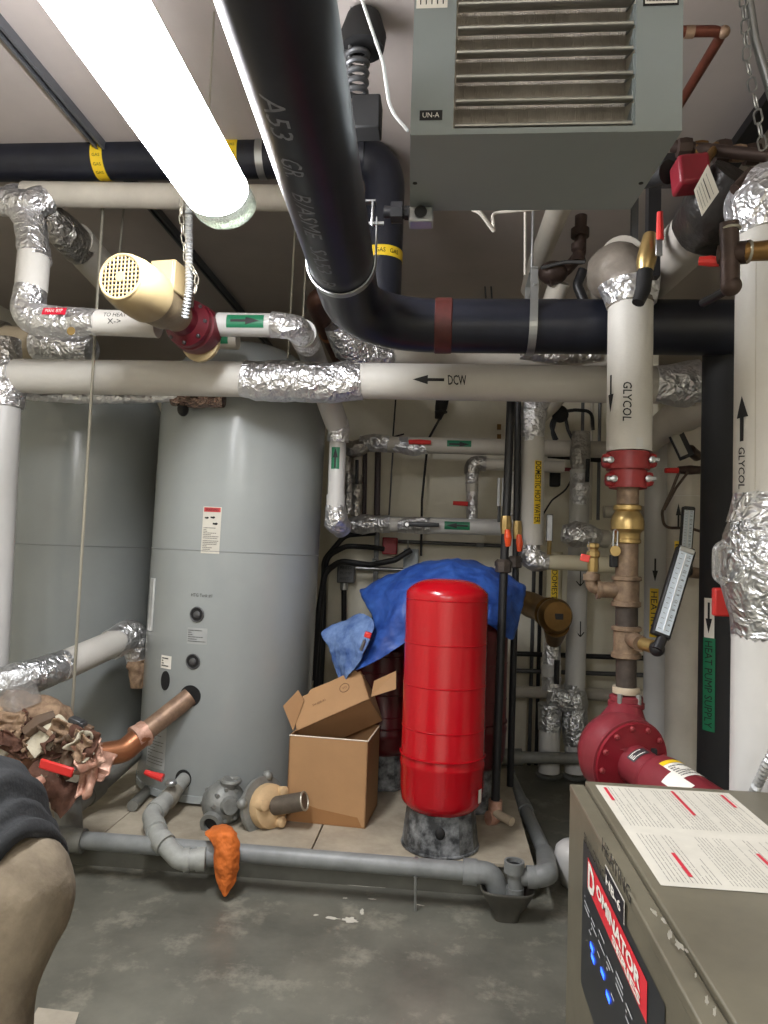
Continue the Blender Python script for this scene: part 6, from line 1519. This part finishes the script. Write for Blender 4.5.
# ================================================================== WORKER BENDING OVER (only hip and back in view)
def skin(name, verts, edges, radii, mat, parent, root=0, sub=2, jit=0):
    o0 = ORG[parent.name]
    me = bpy.data.meshes.new(name); me.from_pydata([tuple(V(v) - o0) for v in verts], edges, [])
    o = bpy.data.objects.new(name, me); C.objects.link(o)
    md = o.modifiers.new('skin', 'SKIN'); md.use_smooth_shade = True
    for i, r in enumerate(radii):
        s = me.skin_vertices[0].data[i]; s.radius = r if isinstance(r, tuple) else (r, r); s.use_root = (i == root)
    sb = o.modifiers.new('sub', 'SUBSURF'); sb.levels = sb.render_levels = sub
    dg = bpy.context.evaluated_depsgraph_get(); m2 = bpy.data.meshes.new_from_object(o.evaluated_get(dg))
    bpy.data.objects.remove(o)
    if jit:
        for v in m2.vertices:
            p = v.co * 7; d = noise.noise(p) + .6 * noise.noise(V((p.x * 2.6 + p.y, p.y * .9, p.z * 2.6)))
            v.co += v.normal * d * jit
    m2.materials.clear(); m2.materials.append(mat)
    m2.polygons.foreach_set('use_smooth', [True] * len(m2.polygons))
    o = bpy.data.objects.new(name, m2); C.objects.link(o); o.parent = parent; ORG[o.name] = o0
    return o
hip = at(-8, 900, 1.32)
Hx, Hy, Hz = hip.x, hip.y, hip.z
ft = 0.0
w = thing('person', 'person in dark jacket and tan trousers bending over the copper valves', 'person', (Hx - .06, Hy, 0))
pel = V((Hx, Hy, Hz + .03)); belly = pel + V((-.17, .03, .10)); chest = pel + V((-.38, .08, .20)); neckb = pel + V((-.54, .12, .25)); neck = pel + V((-.62, .15, .28)); head = pel + V((-.72, .19, .29)); crown = pel + V((-.81, .21, .25))
hl, hr_ = pel + V((.0, -.10, -.05)), pel + V((.0, .10, -.05))
kl, kr = at(-22, 1082, 1.22), at(-110, 1045, 1.42)
al, ar = V((kl.x + .02, kl.y + .03, .09)), V((kr.x + .0, kr.y + .03, .09))
tl, tr = al + V((-.18, -.02, -.045)), ar + V((-.18, .02, -.045))
sl, sr = chest + V((-.10, -.19, .03)), chest + V((-.10, .21, .03))
el, er = sl + V((-.16, -.02, -.26)), sr + V((-.16, .06, -.24))
wl, wr = el + V((-.16, .12, -.17)), er + V((-.18, .06, -.15))
verts = [pel, belly, chest, neckb, neck, head, crown, hl, kl, al, tl, hr_, kr, ar, tr, sl, el, wl, sr, er, wr]
edges = [(0, 1), (1, 2), (2, 3), (3, 4), (4, 5), (5, 6), (0, 7), (7, 8), (8, 9), (9, 10), (0, 11), (11, 12), (12, 13), (13, 14), (2, 15), (15, 16), (16, 17), (2, 18), (18, 19), (19, 20)]
rad = [(.11, .12), (.11, .14), (.12, .15), .075, .058, (.092, .08), .085, .085, .058, .042, .04, .085, .058, .042, .04, .065, .045, .03, .065, .045, .03]
vs_, es_, rs_ = list(verts), list(edges), list(rad)
def hand(wi, d):
    wv = vs_[wi]; d = V(d).normalized(); s = d.cross(Z).normalized(); n = s.cross(d)
    palm = wv + d * .085; vs_.append(palm); pi = len(vs_) - 1; es_.append((wi, pi)); rs_.append((.034, .016))
    for k, L in enumerate((.072, .08, .075, .058)):
        o = s * (-.030 + .020 * k); a = len(vs_)
        vs_.extend([palm + o + d * .02, palm + o + d * (.02 + L * .5) - n * .008, palm + o * 1.05 + d * (.02 + L * .8) - n * .03])
        es_.extend([(pi, a), (a, a + 1), (a + 1, a + 2)]); rs_.extend([.0095, .0088, .0075])
    a = len(vs_); b = wv + d * .04
    vs_.extend([b - s * .034, b - s * .055 + d * .035, b - s * .058 + d * .062 - n * .01]); es_.extend([(pi, a), (a, a + 1), (a + 1, a + 2)]); rs_.extend([.013, .011, .009])
hand(17, wl - el); hand(20, wr - er)
skin('body', vs_, es_, rs_, SKIN, w)
# head details
hd = (crown - neck).normalized(); face = (V((-.2, .1, -1)) - hd * hd.dot(V((-.2, .1, -1)))).normalized(); hs = hd.cross(face).normalized(); hc = (head + crown) / 2
part('nose', MB().ball(hc + face * .105, .016, (1, 1, 1.3)), SKIN, w)
for s in (-1, 1):
    part('ear', MB().ball(hc + hs * s * .092, .028, (.6, .9, 1)), SKIN, w)
    part('eye', MB().ball(hc + face * .088 + hs * s * .032 + hd * .02, .012), PAPER, w)
part('mouth', MB().ball(hc + face * .092 - hd * .04, .018, (1, 1.2, .3)), M('lips', (160, 96, 88), .5), w)
part('hair', MB().ball(hc + hd * .03 - face * .018, .108, (1, 1, 1), jit=.01, jf=30), HAIR, w)
# trousers: one continuous surface round the hips and both legs
def remeshed(name, mb, mat, parent, voxel=.016, wr=.012, cs=.08):
    o = part(name, mb, mat, parent, smooth=0)
    r_ = o.modifiers.new('r', 'REMESH'); r_.mode = 'VOXEL'; r_.voxel_size = voxel; r_.use_smooth_shade = True
    m_ = o.modifiers.new('s', 'SMOOTH'); m_.iterations = 10; m_.factor = .6
    tx = bpy.data.textures.new(name, 'CLOUDS'); tx.noise_scale = cs; tx.noise_depth = 2
    d_ = o.modifiers.new('d', 'DISPLACE'); d_.texture = tx; d_.strength = wr; d_.mid_level = .5
    return o
pm = MB()
hipc = at(-1, 905, 1.32)
pm.ball(hipc, .132, (1, 1.15, 1.05), nu=28, nv=16)
pm.ball(hipc + V((-.12, .02, .02)), .14, (1, 1.1, .9), nu=28, nv=16)
def limb(pts, rr):
    d, q = [], []
    for i in range(len(pts) - 1):
        for k in range(8): d.append(pts[i].lerp(pts[i + 1], k / 8)); q.append(rr[i] + (rr[i + 1] - rr[i]) * k / 8)
    pm.tube(d + [pts[-1]], q + [rr[-1]], 24)
limb([hipc + V((.0, -.04, -.01)), at(-12, 950, 1.28), at(-26, 995, 1.25), kl, al + Z * .03], [.125, .112, .10, .088, .07])
limb([hipc + V((-.02, .09, -.02)), kr + (hr_ - kr) * .4, kr, ar + Z * .03], [.125, .10, .085, .07])
remeshed('trousers', pm, PANTS, w)
jp = [at(14, 910, 1.31), at(-10, 900, 1.32), at(-34, 890, 1.33), at(-74, 874, 1.37), at(-130, 850, 1.45), at(-230, 838, 1.55), at(-300, 835, 1.62), at(-330, 832, 1.66)]
jr = [.136, .172, .212, .232, .22, .20, .15, .09]
fp_, fr_ = [], []
for i in range(len(jp) - 1):
    for k in range(6):
        f_ = k / 6; fp_.append(jp[i].lerp(jp[i + 1], f_)); fr_.append(jr[i] + (jr[i + 1] - jr[i]) * f_)
jk = MB().tube(fp_, fr_, 64, False)
for i, v in enumerate(jk.v):                                # deep loose folds running round the waist
    c_ = fp_[i // 64]; d_ = (v - c_)
    s_ = (i // 64) * .9 + 2.2 * noise.noise(v * 4)
    jk.v[i] = c_ + d_ * (1 + .055 * math.sin(s_ * 1.5) + .13 * noise.noise(v * 7) + .06 * noise.noise(v * 15))
part('jacket', jk, JACKET, w, smooth=80, solid=.006)
skin('sleeve', [sl, el, wl - (wl - el) * .1], [(0, 1), (1, 2)], [.095, .07, .052], JACKET, w, jit=.012)
skin('sleeve', [sr, er, wr - (wr - er) * .1], [(0, 1), (1, 2)], [.095, .07, .052], JACKET, w, jit=.012)
for a_, k_ in ((al, 'boot'), (ar, 'boot')):
    part('boot', MB().tube([a_ + Z * .10, a_ + Z * .03, a_ + Z * -.02], [.062, .064, .062], 18).ball(a_ + V((-.085, 0, -.045)), .065, (1.7, .72, .62), nu=20), BOOT, w)
# ================================================================== RENDER LOOK
sc = bpy.context.scene
wd = bpy.data.worlds.new('world'); sc.world = wd; wd.use_nodes = True
wd.node_tree.nodes['Background'].inputs['Color'].default_value = (.5, .5, .5, 1); wd.node_tree.nodes['Background'].inputs['Strength'].default_value = .2
sc.view_settings.view_transform = 'Standard'; sc.view_settings.look = 'None'; sc.view_settings.exposure = 1.18; sc.view_settings.gamma = 1.0; sc.view_settings.use_curve_mapping = False
try:
    sc.cycles.use_denoising = True; sc.cycles.max_bounces = 8; sc.cycles.diffuse_bounces = 5; sc.cycles.glossy_bounces = 4
    sc.cycles.sample_clamp_indirect = 6; sc.cycles.caustics_reflective = False; sc.cycles.caustics_refractive = False
except Exception: pass
bpy.context.view_layer.update()
